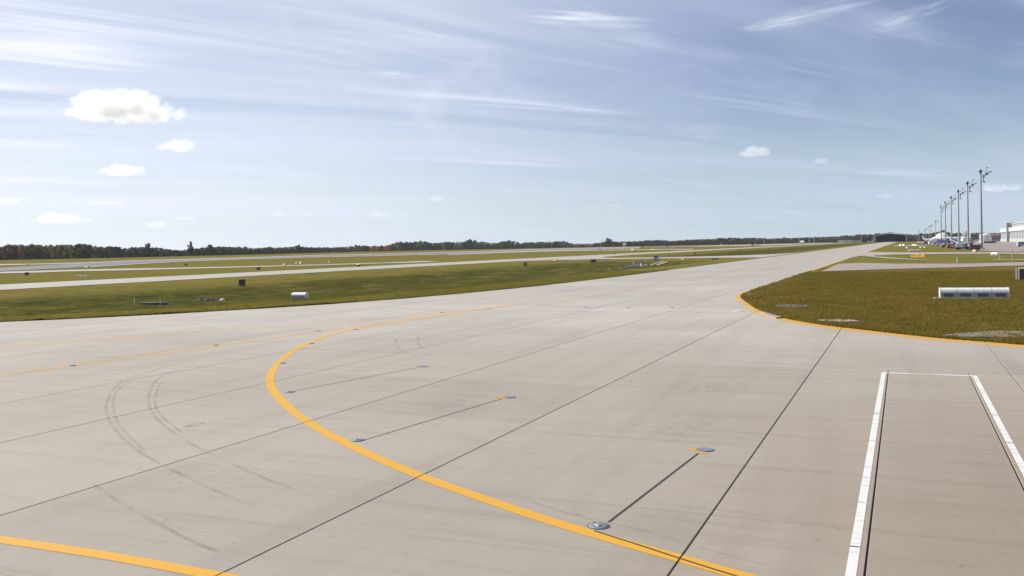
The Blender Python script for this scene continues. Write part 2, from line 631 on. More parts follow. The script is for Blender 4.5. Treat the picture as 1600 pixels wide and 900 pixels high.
def swale(x, y, s):
    """the drainage swale between the taxiway and its parallel: s = metres out from the pavement edge"""
    amp = 1.0 - ss(205, 238, y) * (1 - ss(262, 300, y)) - 0.6 * ss(900, 1300, y)
    amp *= ss(-99.0, -88.0, x)
    prof = ss(4.5, 17.0, s) * (1 - ss(30.0, 52.0, s))
    return -1.35 * amp * prof


rows = [-300, -100, -20, 5, 15, 22, 26] + list(np.arange(28, 100, 1.0)) + list(np.arange(100, 320, 5.0)) + list(np.arange(320, 900, 20.0)) + \
       [900, 950, 1000, 1100, 1200, 1350, 1500, 1700, 1850, 1895, 1900, 2000, 2300, 2700, 3300, 4200, 5500, 7500]
ls = [0, 0.25, 0.6, 1, 1.5, 2.2, 3, 4, 5, 6, 7, 8, 9, 10.5, 12, 13.5, 15, 17, 19, 21, 24, 27, 30, 33, 36, 39, 43, 47, 51, 55, 59, 63, 68, 75, 85, 100, 120, 150, 190, 250, 330,
      450, 620, 850, 1200, 1700, 2500, 4000, 6500]
rs = [0, 0.25, 0.6, 1, 1.6, 2.4, 3.4, 4.6, 6, 8, 10, 13, 16, 20, 25, 30, 40, 60, 90, 140, 220, 350, 600, 1000, 1800, 3500, 6500]


def gz(x, y, s):
    edge = 0.03 + 0.02 * ss(0, 1.5, s)
    wob = 0.025 * math.sin(x * 0.41 + 1.3 * math.sin(y * 0.23)) * math.sin(y * 0.37 + 0.7) * ss(1.5, 6, s) * (1 - ss(60, 200, s))
    return edge + wob


def terr(x, y):
    xl, xr = XL(y), XR(y)
    if x < xl:
        return gz(x, y, xl - x) + swale(x, y, xl - x)
    if x > xr:
        return gz(x, y, x - xr)
    return 0.0


def gt(px, py):
    """ground point under a pixel, on the real terrain with its swale"""
    z = 0.0
    for k in range(40):
        p = gnd(px, py, z)
        z += 0.5 * (terr(p.x, p.y) - z)
    return gnd(px, py, z)


gm = MB()
NC = 2 + len(ls) + len(rs)


def ground_row(y):
    xl, xr = XL(y), XR(y)
    out = []
    for s in reversed(ls):
        x = xl - s
        out.append((x, y, gz(x, y, s) + swale(x, y, s)))
    if y < 1900:
        out.append((xl + 0.02, y, -0.25))
        out.append((xr - 0.02, y, -0.25))
    else:
        out.append((xl + 7, y, 0.05))
        out.append((xr - 7, y, 0.05))
    for s in rs:
        x = xr + s
        out.append((x, y, gz(x, y, s)))
    return out


for y in rows:
    gm.v += ground_row(float(y))
for j in range(len(rows) - 1):
    for i in range(NC - 1):
        a = j * NC + i
        gm.f.append((a, a + 1, a + NC + 1, a + NC))
ground = tag(gm.build('ground', GRASS, None, True), kind='structure')

# ------------------------------------------------------------------ the apron and its slabs
XJ = [-63, -58, -53, -48, -43, -38, -33, -27.8, -22.6, -17.85, -12.85, -7.85, -2.66, 2.82, 8.3]
YJ = [-3.3 + 5.5 * k for k in range(19)]           # 13.2 and 18.7 are the joints seen in the foreground
GX, GY = 0.026, 0.009


def strip_mesh(name, y0, y1, z, mat, step=4.0, xl=XL, xr=XR, grow=0.0):
    m = MB()
    ys = list(np.linspace(y0, y1, max(2, int((y1 - y0) / step) + 1)))
    for y in ys:
        m.v += [(xl(y) - grow, y, z), (xr(y) + grow, y, z)]
    for k in range(len(ys) - 1):
        m.f.append((2 * k, 2 * k + 1, 2 * k + 3, 2 * k + 2))
    return m.build(name, mat)


apron = strip_mesh('apron', -3.3, 95.7, -0.035, SEAL, 2.0, grow=0.0)
tag(apron, kind='structure')
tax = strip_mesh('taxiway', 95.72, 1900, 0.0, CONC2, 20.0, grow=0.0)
tag(tax, kind='structure')
back = MB().quadpoly([(-120, -300, 0), (300, -300, 0), (300, -3.32, 0), (-120, -3.32, 0)]).quadpoly([(8.32, -3.3, 0), (90, -3.3, 0), (90, 19, 0), (26, 26, 0), (8.32, 36, 0)]) \
    .quadpoly([(-125, -3.3, 0), (-63.1, -3.3, 0), (-63.1, 27, 0), (-90, 15, 0)]).build('stand_pavement', CONC2)
tag(back, kind='structure')


def clip_half(poly, ax, ay, bx, by):
    """keep the part of a polygon to the right of the line a->b"""
    out = []
    n = len(poly)
    side = lambda p: (bx - ax) * (p[1] - ay) - (by - ay) * (p[0] - ax)
    for i in range(n):
        p, q = poly[i], poly[(i + 1) % n]
        sp, sq = side(p), side(q)
        if sp <= 0:
            out.append(p)
        if (sp < 0 < sq) or (sq < 0 < sp):
            t = sp / (sp - sq)
            out.append((p[0] + (q[0] - p[0]) * t, p[1] + (q[1] - p[1]) * t))
    return out


slab_cache = {}
n_slab = 0


def slab(x0, x1, y0, y1):
    global n_slab
    x0, x1, y0, y1 = x0 + GX / 2, x1 - GX / 2, y0 + GY / 2, y1 - GY / 2
    cx, cy = (x0 + x1) / 2, (y0 + y1) / 2
    la, lb = XL(y0), XL(y1)
    if x1 < min(la, lb) or x0 > max(XR(y0), XR(y1)) + 0.3:
        return
    if x1 < -1.47 * y1 - 9:          # far outside the frame on the left
        return
    if x0 > max(la, lb):
        key = (round(x1 - x0, 3), round(y1 - y0, 3))
        if key not in slab_cache:
            w, h = key[0] / 2, key[1] / 2
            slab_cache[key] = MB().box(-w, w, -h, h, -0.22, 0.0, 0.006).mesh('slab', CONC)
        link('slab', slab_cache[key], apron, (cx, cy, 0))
    else:
        poly = clip_half([(x0, y0), (x1, y0), (x1, y1), (x0, y1)], la, y0, lb, y1)
        if len(poly) < 3:
            return
        m = MB()
        n = len(poly)
        m.v = [(p[0] - cx, p[1] - cy, 0.0) for p in poly] + [(p[0] - cx, p[1] - cy, -0.22) for p in poly]
        m.f = [tuple(range(n))] + [(k, k + n, (k + 1) % n + n, (k + 1) % n) for k in range(n)]
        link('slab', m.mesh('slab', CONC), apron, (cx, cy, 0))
    n_slab += 1


for j in range(len(YJ) - 1):
    for i in range(len(XJ) - 1):
        if XJ[i] == -2.66 and YJ[j + 1] <= 29.8:
            for a, b in ((-2.66, -0.48), (-0.48, 1.70), (1.70, 2.82)):
                slab(a, b, YJ[j], YJ[j + 1])
        else:
            slab(XJ[i], XJ[i + 1], YJ[j], YJ[j + 1])
# far joints of the taxiway, cut into the sheet
for x in (-27.8, -22.6, -17.85):
    MB().box(x - 0.02, x + 0.02, 95.8, 420, 0.001, 0.004).build('joint', SEAL, tax)


# ------------------------------------------------------------------ painted lines
def cells(xl, xr):
    return [(a + GX / 2, b - GX / 2) for a, b in zip(XJ, XJ[1:]) if b > xl and a < xr]


def line(name, P, width, mat, z=0.004, offset=0.0, cut=True, wfun=None, parent=None):
    """a painted stripe along points P, broken where it crosses the slab joints"""
    P = [Vector(p[:2]) for p in P]
    N = normals(P)
    m = MB()
    for i in range(len(P) - 1):
        w0 = w1 = width
        if wfun:
            w0, w1 = wfun(P[i]), wfun(P[i + 1])
        a, b = P[i] + N[i] * (offset - w0 / 2), P[i] + N[i] * (offset + w0 / 2)
        c, d = P[i + 1] + N[i + 1] * (offset + w1 / 2), P[i + 1] + N[i + 1] * (offset - w1 / 2)
        q = [(v.x, v.y) for v in (a, d, c, b)]
        if not cut:
            m.quadpoly([(x, y, z) for x, y in q])
            continue
        xs = [p[0] for p in q]
        for l, r in cells(min(xs), max(xs)):
            pl = q
            if min(xs) < l:
                pl = clip_half(pl, l, -10, l, 10)
            if max(xs) > r and len(pl) > 2:
                pl = clip_half(pl, r, 10, r, -10)
            if len(pl) > 2:
                m.quadpoly([(x, y, z) for x, y in pl])
    return m.build(name, mat, parent or apron)


def px_line(pts, n=8):
    return smoothed([gnd(*p) for p in pts], n)


# curved lead-in line
curve = px_line([(800, 477), (748, 484.5), (650, 498), (560, 513), (500, 529), (457, 549), (431, 572), (422, 591), (431, 616), (476, 656), (556, 700), (655, 743), (800, 794.5), (917, 831.5), (1065, 873.5), (1147, 896.5), (1185, 907)])
curve += [Vector((-0.4, 10.55)), Vector((1.4, 10.2)), Vector((3.4, 10.0))]
line('yellow_line', curve, 0.26, YEL)
cut0 = px_line([(928, 829.5), (1000, 852.5), (1065, 873.8), (1147, 899.5), (1190, 912)], 6)
line('saw_cut', cut0, 0.035, SEAL, 0.006, cut=False)
# straight centre line and the outer curve that joins it
line('yellow_line', px_line([(-80, 600), (0, 588), (100, 573), (250, 552.5), (400, 532), (520, 515), (640, 500), (748, 484.5)]), 0.2, YEL, 0.0045)
line('yellow_line', px_line([(-60, 545), (0, 541), (130, 532), (250, 523), (400, 513), (520, 504), (640, 494), (748, 483)]), 0.22, YEL, 0.0035)
line('yellow_line', [gnd(748, 483.5), gnd(800, 476.5), gnd(900, 463.2), gnd(1000, 450), (-21.9, 92), (-21.8, 110), (-21.9, 150), (-22.1, 300), (-22.3, 700)], 0.2, YEL_W, 0.005)
line('yellow_line', px_line([(-60, 834), (0, 843), (165, 868), (330, 898), (400, 912)]), 0.24, YEL)
# stand outline in white
line('white_line', [(-0.64, 2.5), (-0.64, 6), (-0.63, 15), (-0.62, 22), (-0.60, 29.2)], 0.125, WHT)
line('white_line', [(1.85, 8), (1.85, 15), (1.84, 22), (1.84, 29.2)], 0.125, WHT)
line('white_line', [(-0.66, 29.16), (1.90, 29.16)], 0.16, WHT, 0.0046)
line('white_line', [(-31, 53.0), (-20, 53.05), (-9.3, 53.15)], 0.26, WHT_W)
line('white_line', [(-36, 54.9), (-20, 54.7), (-9.3, 54.6)], 0.2, WHT_W)
line('white_line', [gnd(1144, 487.5), gnd(1158, 483.5)], 0.16, WHT, 0.0052)
# the double side stripe round the island
tot = lambda p: lerp_tab([(-12, 0.55), (-8, 0.55), (-2, 0.8), (4, 0.9)], p.x)
SI = [1 if (nn.x > 0 or nn.y > 0) else -1 for nn in ISN]
for fr0, fr1 in ((0.0, 0.4), (0.58, 1.0)):
    P = [p + nn * s * tot(p) * (fr0 + fr1) / 2 for p, nn, s in zip(ISL, ISN, SI)]
    line('yellow_line', P, 0.3, YEL, 0.0042, wfun=lambda p: tot(p) * (fr1 - fr0))
m_edge = [(-11.75, 70.5), (-11.75, 80), (-11.72, 95)]
line('yellow_line', m_edge, 0.3, YEL, 0.0042, offset=0.0)
line('yellow_line', [(-11.72, 95), (-11.7, 130), (-11.7, 165), (-11.7, 200)], 0.32, YEL_W, 0.006, cut=False)
line('yellow_line', [(-11.7, 296), (-11.7, 500), (-11.7, 900)], 0.5, YEL_W, 0.006, cut=False)
# joint that follows the left edge of the taxiway
line('saw_cut', px_line([(0, 533), (100, 524), (200, 515.5), (300, 506.5), (380, 500)]), 0.03, SEAL, 0.003, cut=False)
# slots cut for the cables between the lights and their pits
for a, b, w in (((951, 816), (1091, 708.5), 0.045), ((570, 687.5), (786, 622.5), 0.035), ((461, 610.5), (655, 574), 0.035)):
    line('saw_cut', [gnd(*a), gnd(*b)], w, SEAL, 0.003, cut=False)
for pts in ([(1302, 527.6), (1316, 526.3)],):
    line('saw_cut', [gnd(*p) for p in pts], 0.03, SEAL, 0.003, cut=False)
# rubber
arcs = [
    ([(262, 572), (225, 583), (195, 594), (178, 608), (168, 626), (166, 640), (172, 660), (190, 682), (212, 702), (250, 725), (325, 762), (400, 793)], 0.10),
    ([(250, 577), (215, 590), (188, 606), (178, 622), (177, 640), (184, 660), (202, 682), (225, 704)], 0.09),
    ([(300, 570), (265, 582), (243, 596), (233, 616), (234, 636), (243, 652), (258, 666), (278, 681), (312, 701), (400, 742), (460, 765)], 0.10),
    ([(250, 600), (243, 618), (243, 634), (252, 650), (268, 664), (290, 680)], 0.08),
    ([(147, 757), (187, 785), (250, 820), (300, 846), (340, 862)], 0.10),
    ([(618, 530), (622, 543), (635, 552), (660, 560)], 0.12),
    ([(654, 526), (652, 535), (662, 546)], 0.12),
    ([(810, 778), (900, 806), (1000, 828), (1100, 858), (1200, 884)], 0.06),
]
for pts, w in arcs:
    line('tyre_mark', px_line(pts, 6), w * 0.8, RUBBER, 0.007, cut=False)
c = gnd(304, 664)  # speck of dirt on the window pane, laid on the concrete as a spot
m = MB()
m.quadpoly([(c.x + 0.17 * math.cos(k * math.pi / 10) * (1 + 0.15 * math.sin(3 * k)), c.y + 0.30 * math.sin(k * math.pi / 10), 0.003) for k in range(20)])
m.build('window_speck', WINDOW_SPECK, apron)

# ------------------------------------------------------------------ far pavements
def sheet(name, pts, z, mat, kind='structure'):
    return tag(MB().quadpoly([(p[0], p[1], z) for p in pts]).build(name, mat), kind=kind)


def pxp(*pts):
    return [gnd(*p) for p in pts]


ZP = 0.09
par = MB()
for y0, y1 in ((-200, 60), (60, 200), (200, 320), (320, 700), (700, 1500), (1500, 2200)):
    par.quadpoly([(-116, y0, ZP), (-97.5, y0, ZP), (-97.5, y1, ZP), (-116, y1, ZP)])
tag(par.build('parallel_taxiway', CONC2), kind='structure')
sheet('connecting_taxiway', [(-98, 205), (-97, 222), (-92, 234), (-82, 240.5), (-60, 241), (-45, 239.5), (-36, 237.2), (-33.2, 236.5), (-33.2, 330), (-35, 318), (-38.5, 302), (-42, 290), (-48, 278), (-58, 268), (-70, 262), (-80, 262), (-88, 272), (-93, 292), (-95, 320), (-98, 345)], ZP + 0.02, CONC2)
exit_px = [(-60, 429.5), (0, 428), (60, 426.6), (100, 425), (200, 423), (280, 421), (380, 418.4), (500, 415.2), (600, 412), (665, 410.4), (690, 408.5), (655, 408.6), (600, 410.8), (500, 413.8), (380, 416.8), (280, 419), (200, 420.2), (120, 422), (40, 424.2), (0, 425.5), (-60, 427)]
sheet('runway_exit', [gnd(*p) for p in exit_px], ZP + 0.04, CONC2)
rw = [(-60, 422.6), (0, 424.6), (40, 422.8), (70, 421.4), (100, 420), (140, 417.3), (200, 413.2), (280, 408.2), (380, 404.6), (500, 401), (600, 398.9), (700, 396.4), (800, 393.2), (880, 390.2), (1000, 387), (1090, 385.4), (1090, 384.8),
      (1000, 385.9), (880, 388.3), (800, 391.1), (700, 394.2), (600, 396.8), (500, 398.9), (380, 402.6), (280, 405.5), (200, 407.6), (140, 410.6), (90, 413.6), (50, 416), (0, 418.8), (-60, 421)]
sheet('runway', [gnd(*p) for p in rw], ZP + 0.06, ASPH)
sheet('runway_shoulder', [gnd(*p) for p in [(-60, 415.6), (0, 414.6), (60, 413.4), (125, 411.6), (165, 409.3), (150, 409.6), (110, 411.0), (60, 412.2), (0, 412.9), (-60, 414)]], ZP + 0.03, CONC2)
for a in (0, 1):       # pale concrete shoulders of the runway
    pts = [(140, 417.6), (200, 413.5), (280, 408.5), (380, 404.9), (500, 401.3), (600, 399.3), (700, 396.8), (880, 390.5), (1000, 387.3)] if a else \
          [(140, 410.5), (200, 407.5), (280, 405.3), (380, 402.4), (500, 398.7), (600, 396.5), (700, 393.9), (880, 388.1), (1000, 385.7)]
    w = 0.9
    sheet('runway_shoulder', [gnd(x, y + (w if a else 0)) for x, y in pts] + [gnd(x, y - (0 if a else -w)) for x, y in reversed(pts)], ZP + 0.10, CONC2)
sheet('far_taxiway', pxp((700, 398.6), (800, 394.9), (880, 392.4), (1000, 390.9), (1080, 390.2), (1085, 389), (1000, 389.9), (880, 391.4), (800, 393.9), (700, 397.8)), ZP + 0.05, CONC2)
sheet('far_taxiway', pxp((1000, 386.8), (1100, 385.2), (1200, 383.6), (1300, 380.0), (1300, 378.8), (1200, 381.6), (1100, 383.9), (1000, 386)), ZP + 0.05, CONC2)
# right of the taxiway
sheet('service_road', pxp((1283, 425.5), (1300, 424.6), (1400, 421.3), (1500, 418.7), (1570, 416.6), (1600, 416.0), (1700, 413), (1700, 409), (1600, 410.6), (1570, 411.6), (1500, 413), (1400, 413), (1345, 411.8), (1310, 413.2)), ZP + 0.02, PINK)
sheet('service_road', pxp((1331, 403.4), (1345, 400.6), (1355, 401.2), (1375, 403.6), (1400, 405.6), (1440, 407.3), (1462, 408.2), (1440, 406.6), (1400, 403.9), (1366, 401.2), (1366, 400), (1400, 398.4), (1480, 397.5), (1560, 396.9), (1640, 398.6), (1640, 396.2), (1560, 394.6), (1480, 394.9), (1400, 394.8), (1363, 394.2), (1350, 395.5)), ZP + 0.04, CONC2)
sheet('service_road', pxp((1395, 384.3), (1400, 384.9), (1440, 384.6), (1455, 384.0), (1440, 383.6), (1400, 383.7)), ZP + 0.04, CONC2)
sheet('service_road', pxp((1552, 407.4), (1580, 407.2), (1600, 406.8), (1640, 406.2), (1640, 405.0), (1600, 405.8), (1575, 406.4), (1552, 406.8)), ZP + 0.04, CONC2)
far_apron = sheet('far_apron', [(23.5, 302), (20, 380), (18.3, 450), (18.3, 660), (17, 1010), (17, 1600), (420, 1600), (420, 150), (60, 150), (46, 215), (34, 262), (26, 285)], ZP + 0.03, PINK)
sheet('grass_island', [(30, 296), (60, 285), (140, 262), (140, 330), (70, 330), (36, 318)], ZP + 0.05, GRASS)

# ------------------------------------------------------------------ grass blades near the pavement
def zone_left(u, v):
    y = 36 + 95 * u
    s = 0.02 + 42 * v ** 2.2
    return XL(y) - s, y, s, 'l'


def zone_right(u, v):
    y = 36 + 84 * u
    s = 0.02 + 24 * v
    return XR(y) + s, y, s, 'r'


def zone_edge_l(u, v):
    y = 36 + 100 * u
    s = -0.16 + 0.4 * v
    return XL(y) - s, y, max(0.0, s), 'l'


def zone_edge_r(u, v):
    y = 36 + 90 * u
    s = -0.12 + 0.35 * v
    return XR(y) + s, y, max(0.0, s), 'r'


def make_blades(name, n, zone, seed):
    r = random.Random(seed)
    vs, fs, tint = [], [], []
    for k in range(n):
        x, y, s, side = zone(r.random() ** 1.4, r.random())
        d = math.hypot(x, y)
        z = gz(x, y, s) + (swale(x, y, s) if side == 'l' else 0.0) - 0.01
        hgt = (0.05 + 0.07 * r.random()) * (1.25 if s < 0.35 else 1.0)
        cl = math.sin(x * 0.93 + 2.1 * math.sin(y * 0.31)) * math.sin(y * 0.41 + 1.7 * math.sin(x * 0.57)) + 0.6 * math.sin(x * 2.3 + y * 1.1) * math.sin(y * 1.7 - x * 0.8)
        tt = min(1, max(0, 0.45 - 0.32 * cl + r.gauss(0, 0.22)))
        hgt *= 1.0 + 0.45 * max(-1, min(1, cl))
        for b in range(3):
            a = r.random() * 6.283
            w = 0.012 + 0.014 * r.random() + d * 0.00012
            lx, ly = r.gauss(0, 0.05), r.gauss(0, 0.05)
            bx, by = x + r.gauss(0, 0.03), y + r.gauss(0, 0.03)
            i = len(vs)
            ca, sa = math.cos(a) * w, math.sin(a) * w
            vs += [(bx - ca, by - sa, z), (bx + ca, by + sa, z), (bx + lx, by + ly, z + hgt * (0.7 + 0.5 * r.random()))]
            fs.append((i, i + 1, i + 2))
            tint += [tt, tt, tt]
    me = bpy.data.meshes.new(name)
    me.from_pydata(vs, [], fs)
    at = me.attributes.new('tint', 'FLOAT', 'POINT')
    at.data.foreach_set('value', tint)
    me.materials.append(BLADE)
    return tag(link(name, me), kind='stuff')


tag(make_blades('verge_grass', 100000, zone_left, 3), 'short mown grass along the left taxiway edge', 'grass')
tag(make_blades('island_grass', 90000, zone_right, 4), 'short mown grass on the island right of the taxiway', 'grass')


tag(make_blades('verge_fringe', 9000, zone_edge_l, 5), 'ragged grass fringe creeping over the left pavement edge', 'grass')
tag(make_blades('island_fringe', 9000, zone_edge_r, 6), 'ragged grass fringe creeping over the island edge', 'grass')


def edge_pad(name, pts, label, mat, z=0.075):
    cx = sum(p[0] for p in pts) / len(pts)
    cy = sum(p[1] for p in pts) / len(pts)
    m = MB()
    n = len(pts)
    m.v = [(p[0] - cx, p[1] - cy, z) for p in pts] + [(p[0] - cx, p[1] - cy, -0.05) for p in pts]
    m.f = [tuple(range(n))] + [(k, k + n, (k + 1) % n + n, (k + 1) % n) for k in range(n)]
    o = m.build(name, mat)
    o.location = (cx, cy, 0)
    return tag(o, label, 'pad')


edge_pad('concrete_pad', pxp((1163, 461.3), (1166, 459.6), (1175, 459.2), (1170, 462.6)), 'small bare concrete pad at the sharp tip of the grass island', PINK)
edge_pad('concrete_pad', pxp((1188, 488.4), (1200, 489), (1216, 493), (1223, 497), (1213, 498.2), (1200, 494.8)), 'wedge of bare pinkish concrete at the bend of the yellow side stripe', PINK)
edge_pad('concrete_pad', pxp((1211, 479.2), (1230, 477.8), (1258, 478.8), (1266, 481.4), (1240, 482.2), (1216, 481.2)), 'flat grey cover slab lying farther back in the grass island', ASPH, 0.10)
edge_pad('concrete_pad', pxp((1276, 502.6), (1300, 501.6), (1330, 502.4), (1344, 504.6), (1318, 505.4), (1284, 504.4)), 'flat pale cover slab near the yellow stripe in the grass island', CONC2, 0.10)
edge_pad('gravel_patch', pxp((1474, 526), (1500, 523.4), (1540, 520.2), (1580, 520), (1640, 521), (1640, 529), (1580, 529.6), (1520, 529)), 'patch of bare gravel in the grass by the right edge', GRAVEL, 0.082)


# ------------------------------------------------------------------ lights set into the pavement
def inset_light(name, p, label, group, facing=0.0):
    t = thing(name, label, 'inset light', (p.x, p.y, 0.0), facing, group)
    t_ring = MB().lathe([(0.165, 0.001), (0.165, 0.006), (0.152, 0.010), (0.146, 0.008)], 28).build('rim', DGREY, t)
    MB().lathe([(0.146, 0.004), (0.14, 0.012), (0.09, 0.017), (0.0005, 0.019)], 28).build('cover', ALU, t, True)
    h = MB()
    h.prism([(-0.045, 0.012), (0.045, 0.012), (0.03, 0.030), (-0.03, 0.030)], 'x', -0.055, 0.045)
    h.build('housing', ALU, t)
    MB().box(0.045, 0.052, -0.03, 0.03, 0.014, 0.027).build('lens', GLASS, t)
    MB().prism([(-0.012, 0.012), (0.012, 0.012), (0.012, 0.021), (-0.012, 0.021)], 'x', 0.054, 0.14).build('light_channel', BLACK, t)
    for a in range(6):
        an = a * math.pi / 3 + 0.3
        MB().lathe([(0.008, 0.008), (0.008, 0.014), (0.004, 0.015)], 6, (0.125 * math.cos(an), 0.125 * math.sin(an), 0)).build('bolt', DGREY, t)
    return t


curve_lights = [((935, 822), 'nearest round metal light beside the thick yellow curve, bottom centre'),
                ((558, 688), 'round metal light inside the yellow curve, at the end of the middle saw cut'),
                ((452, 612.5), 'round metal light just inside the leftmost bend of the yellow curve'),
                ((440, 567.5), 'small inset light above the leftmost bend of the yellow curve'),
                ((486, 537), 'small inset light inside the upper part of the yellow curve'),
                ((555, 515), 'tiny inset light where the yellow curve nears the straight line'),
                ]
for (q, lb) in curve_lights:
    inset_light('inset_light', gnd(*q), lb, 'lights along the yellow curve', 2.4)
for q, lb in (((112, 571.5), 'inset light on the straight yellow line nearest the left edge'), ((337, 539.5), 'inset light on the straight yellow line left of the curve top'),
              ((497, 517.5), 'inset light on the straight yellow line above the curve top'), ((690, 488.5), 'inset light where the yellow lines have merged')):
    inset_light('inset_light', gnd(*q), lb, 'lights along the straight yellow line', 1.5)
for q, lb in (((915, 480.4), 'left of three inset lights along the faint white holding line'), ((982, 480.4), 'middle of three inset lights along the faint white holding line'),
              ((1050, 480.4), 'right of three inset lights along the faint white holding line')):
    inset_light('inset_light', gnd(*q), lb, 'lights along the white holding line', 1.5)
for q, lb, oo in (((1102, 703), 'nearest blue-grey round pit cover with yellow paint beside it', ((-0.21, -0.05), (-0.02, -0.24))),
                  ((796, 620.8), 'blue-grey round pit cover at the far end of the middle saw cut', ((-0.25, -0.02), (-0.1, -0.2))),
                  ((661, 572.8), 'farthest pit cover, mostly hidden by yellow paint', ((-0.1, -0.1), (0.0, -0.2)))):
    p = gnd(*q)
    t = thing('pit_cover', lb, 'pit cover', (p.x, p.y, 0), 0.2, 'round pit covers')
    MB().lathe([(0.172, 0.001), (0.172, 0.009), (0.158, 0.013), (0.155, 0.010)], 28).build('rim', DGREY, t)
    MB().lathe([(0.155, 0.004), (0.152, 0.013), (0.0005, 0.014)], 28).build('lid', DISC, t)
    for a in range(4):
        an = a * math.pi / 2 + 0.6
        MB().lathe([(0.011, 0.010), (0.011, 0.017), (0.005, 0.018)], 6, (0.13 * math.cos(an), 0.13 * math.sin(an), 0)).build('bolt', BLACK, t)
    for ox, oy in oo:
        line('paint_patch', [(p.x + ox - 0.12, p.y + oy + 0.05), (p.x + ox, p.y + oy), (p.x + ox + 0.13, p.y + oy - 0.02)], 0.11, YEL, 0.0048, cut=False)


# ------------------------------------------------------------------ signs and boxes on the grass
def hooded_sign(name, label, a, b, h, panels, group=None, depth=0.5, mat=WHITE, footing=True, z0=0.05):
    """a long illuminated sign seen from behind: curved lid, recessed panels, end caps, short legs"""
    a, b = Vector(a), Vector(b)
    L = (b - a).length
    mid = (a + b) / 2
    rz = math.atan2(b.y - a.y, b.x - a.x)
    t = thing(name, label, 'airfield sign', (mid.x, mid.y, z0), rz, group)
    hb = 0.12 * h                    # leg height
    prof = [(-depth / 2, hb), (-depth / 2, hb + 0.46 * h)]
    for k in range(7):
        an = k / 6 * math.pi / 2
        prof.append((-depth / 2 + (depth * 0.9) * (1 - math.cos(an)) * 0.62, hb + 0.46 * h + 0.42 * h * math.sin(an)))
    prof += [(depth / 2 - 0.02, h), (depth / 2 - 0.02, hb)]
    MB().prism(prof, 'x', -L / 2 + 0.04, L / 2 - 0.04).build('casing', mat, t)
    up = [(u * 1.04, z + (0.012 if z > hb + 0.4 * h else 0)) for u, z in prof]
    for s in (-1, 1):
        MB().prism(up, 'x', s * L / 2 - (0.04 if s > 0 else 0), s * L / 2 + (0.04 if s < 0 else 0)).build('end_cap', mat, t)
    MB().box(-L / 2 + 0.05, L / 2 - 0.05, -depth / 2 - 0.012, -depth / 2 - 0.002, hb + 0.02, hb + 0.45 * h).build('back_plate', GREY, t)
    for k in range(panels):
        x = (k + 0.5) / panels * L - L / 2
        w = L / panels * 0.3
        MB().box(x - w, x + w, -depth / 2 - 0.03, -depth / 2 - 0.014, hb + 0.05, hb + 0.36 * h).build('access_panel', DGREY if panels > 1 else GREY, t)
    if panels > 1:
        for k in range(1, panels):
            x = k / panels * L - L / 2
            MB().prism([(u * 1.015, z + (0.006 if z > hb + 0.4 * h else 0)) for u, z in prof], 'x', x - 0.012, x + 0.012).build('seam', GREY, t)
            MB().tube((x, depth * 0.12, h), (x, depth * 0.12, h + 0.035), 0.022, n=8).build('lifting_eye', DGREY, t)
    for k in range(panels + 1 if panels > 1 else 2):
        n = panels if panels > 1 else 1
        x = (k / n - 0.5) * L * 0.9
        MB().tube((x, 0, -0.05), (x, 0, hb + 0.02), 0.035, n=8).build('leg', BLACK if panels > 1 else WHITE2, t)
    if footing:
        MB().box(-L / 2 - 0.35, L / 2 + 0.5, -depth / 2 - 0.25, depth / 2 + 0.2, -0.06, 0.04, 0.01).build('footing', STONE2, t)
    return t


hooded_sign('airfield_sign', 'long low white sign casing on the grass island, seen from behind', gnd(1468, 467.5), gnd(1576, 467.5), 0.70, 4)
SGA = gt(457.5, 467.3)
hooded_sign('airfield_sign', 'small white hooded sign standing on the left grass verge', SGA, gnd(479.5, 467.3, SGA.z), 0.72, 1, depth=0.75, footing=False, z0=SGA.z)
hooded_sign('airfield_sign', 'short white hooded sign beside the thin posts at right', gnd(1549, 399.2), gnd(1559.5, 399.2), 0.62, 1, depth=0.5)
hooded_sign('airfield_sign', 'thin white sign beyond the yellow sign on the far grass', gnd(1419.5, 393.2), gnd(1438, 392.9), 0.55, 3)


def flat_sign(label, x0, x1, yb, h, face, marks=None, group=None, name='airfield_sign'):
    a, b = gnd(x0, yb), gnd(x1, yb)
    L = (b - a).length
    mid = (a + b) / 2
    t = thing(name, label, 'airfield sign', (mid.x, mid.y, 0.05), math.atan2(b.y - a.y, b.x - a.x), group)
    MB().box(-L / 2, L / 2, -0.12, 0.12, 0.16 * h, h, 0.02).build('casing', DGREY if face is not WHITE else WHITE2, t)
    MB().box(-L / 2 + 0.03, L / 2 - 0.03, -0.135, -0.122, 0.2 * h, h - 0.04).build('face', face, t)
    for s in (-0.38, 0.38):
        MB().tube((s * L, 0, -0.05), (s * L, 0, 0.17 * h), 0.05, n=6).build('leg', DGREY, t)
    if marks:
        for u0, u1, v0, v1, mt in marks:
            MB().box(-L / 2 + u0 * L, -L / 2 + u1 * L, -0.15, -0.137, (0.2 + 0.8 * v0) * h, (0.2 + 0.8 * v1) * h).build('lettering', mt, t)
    return t


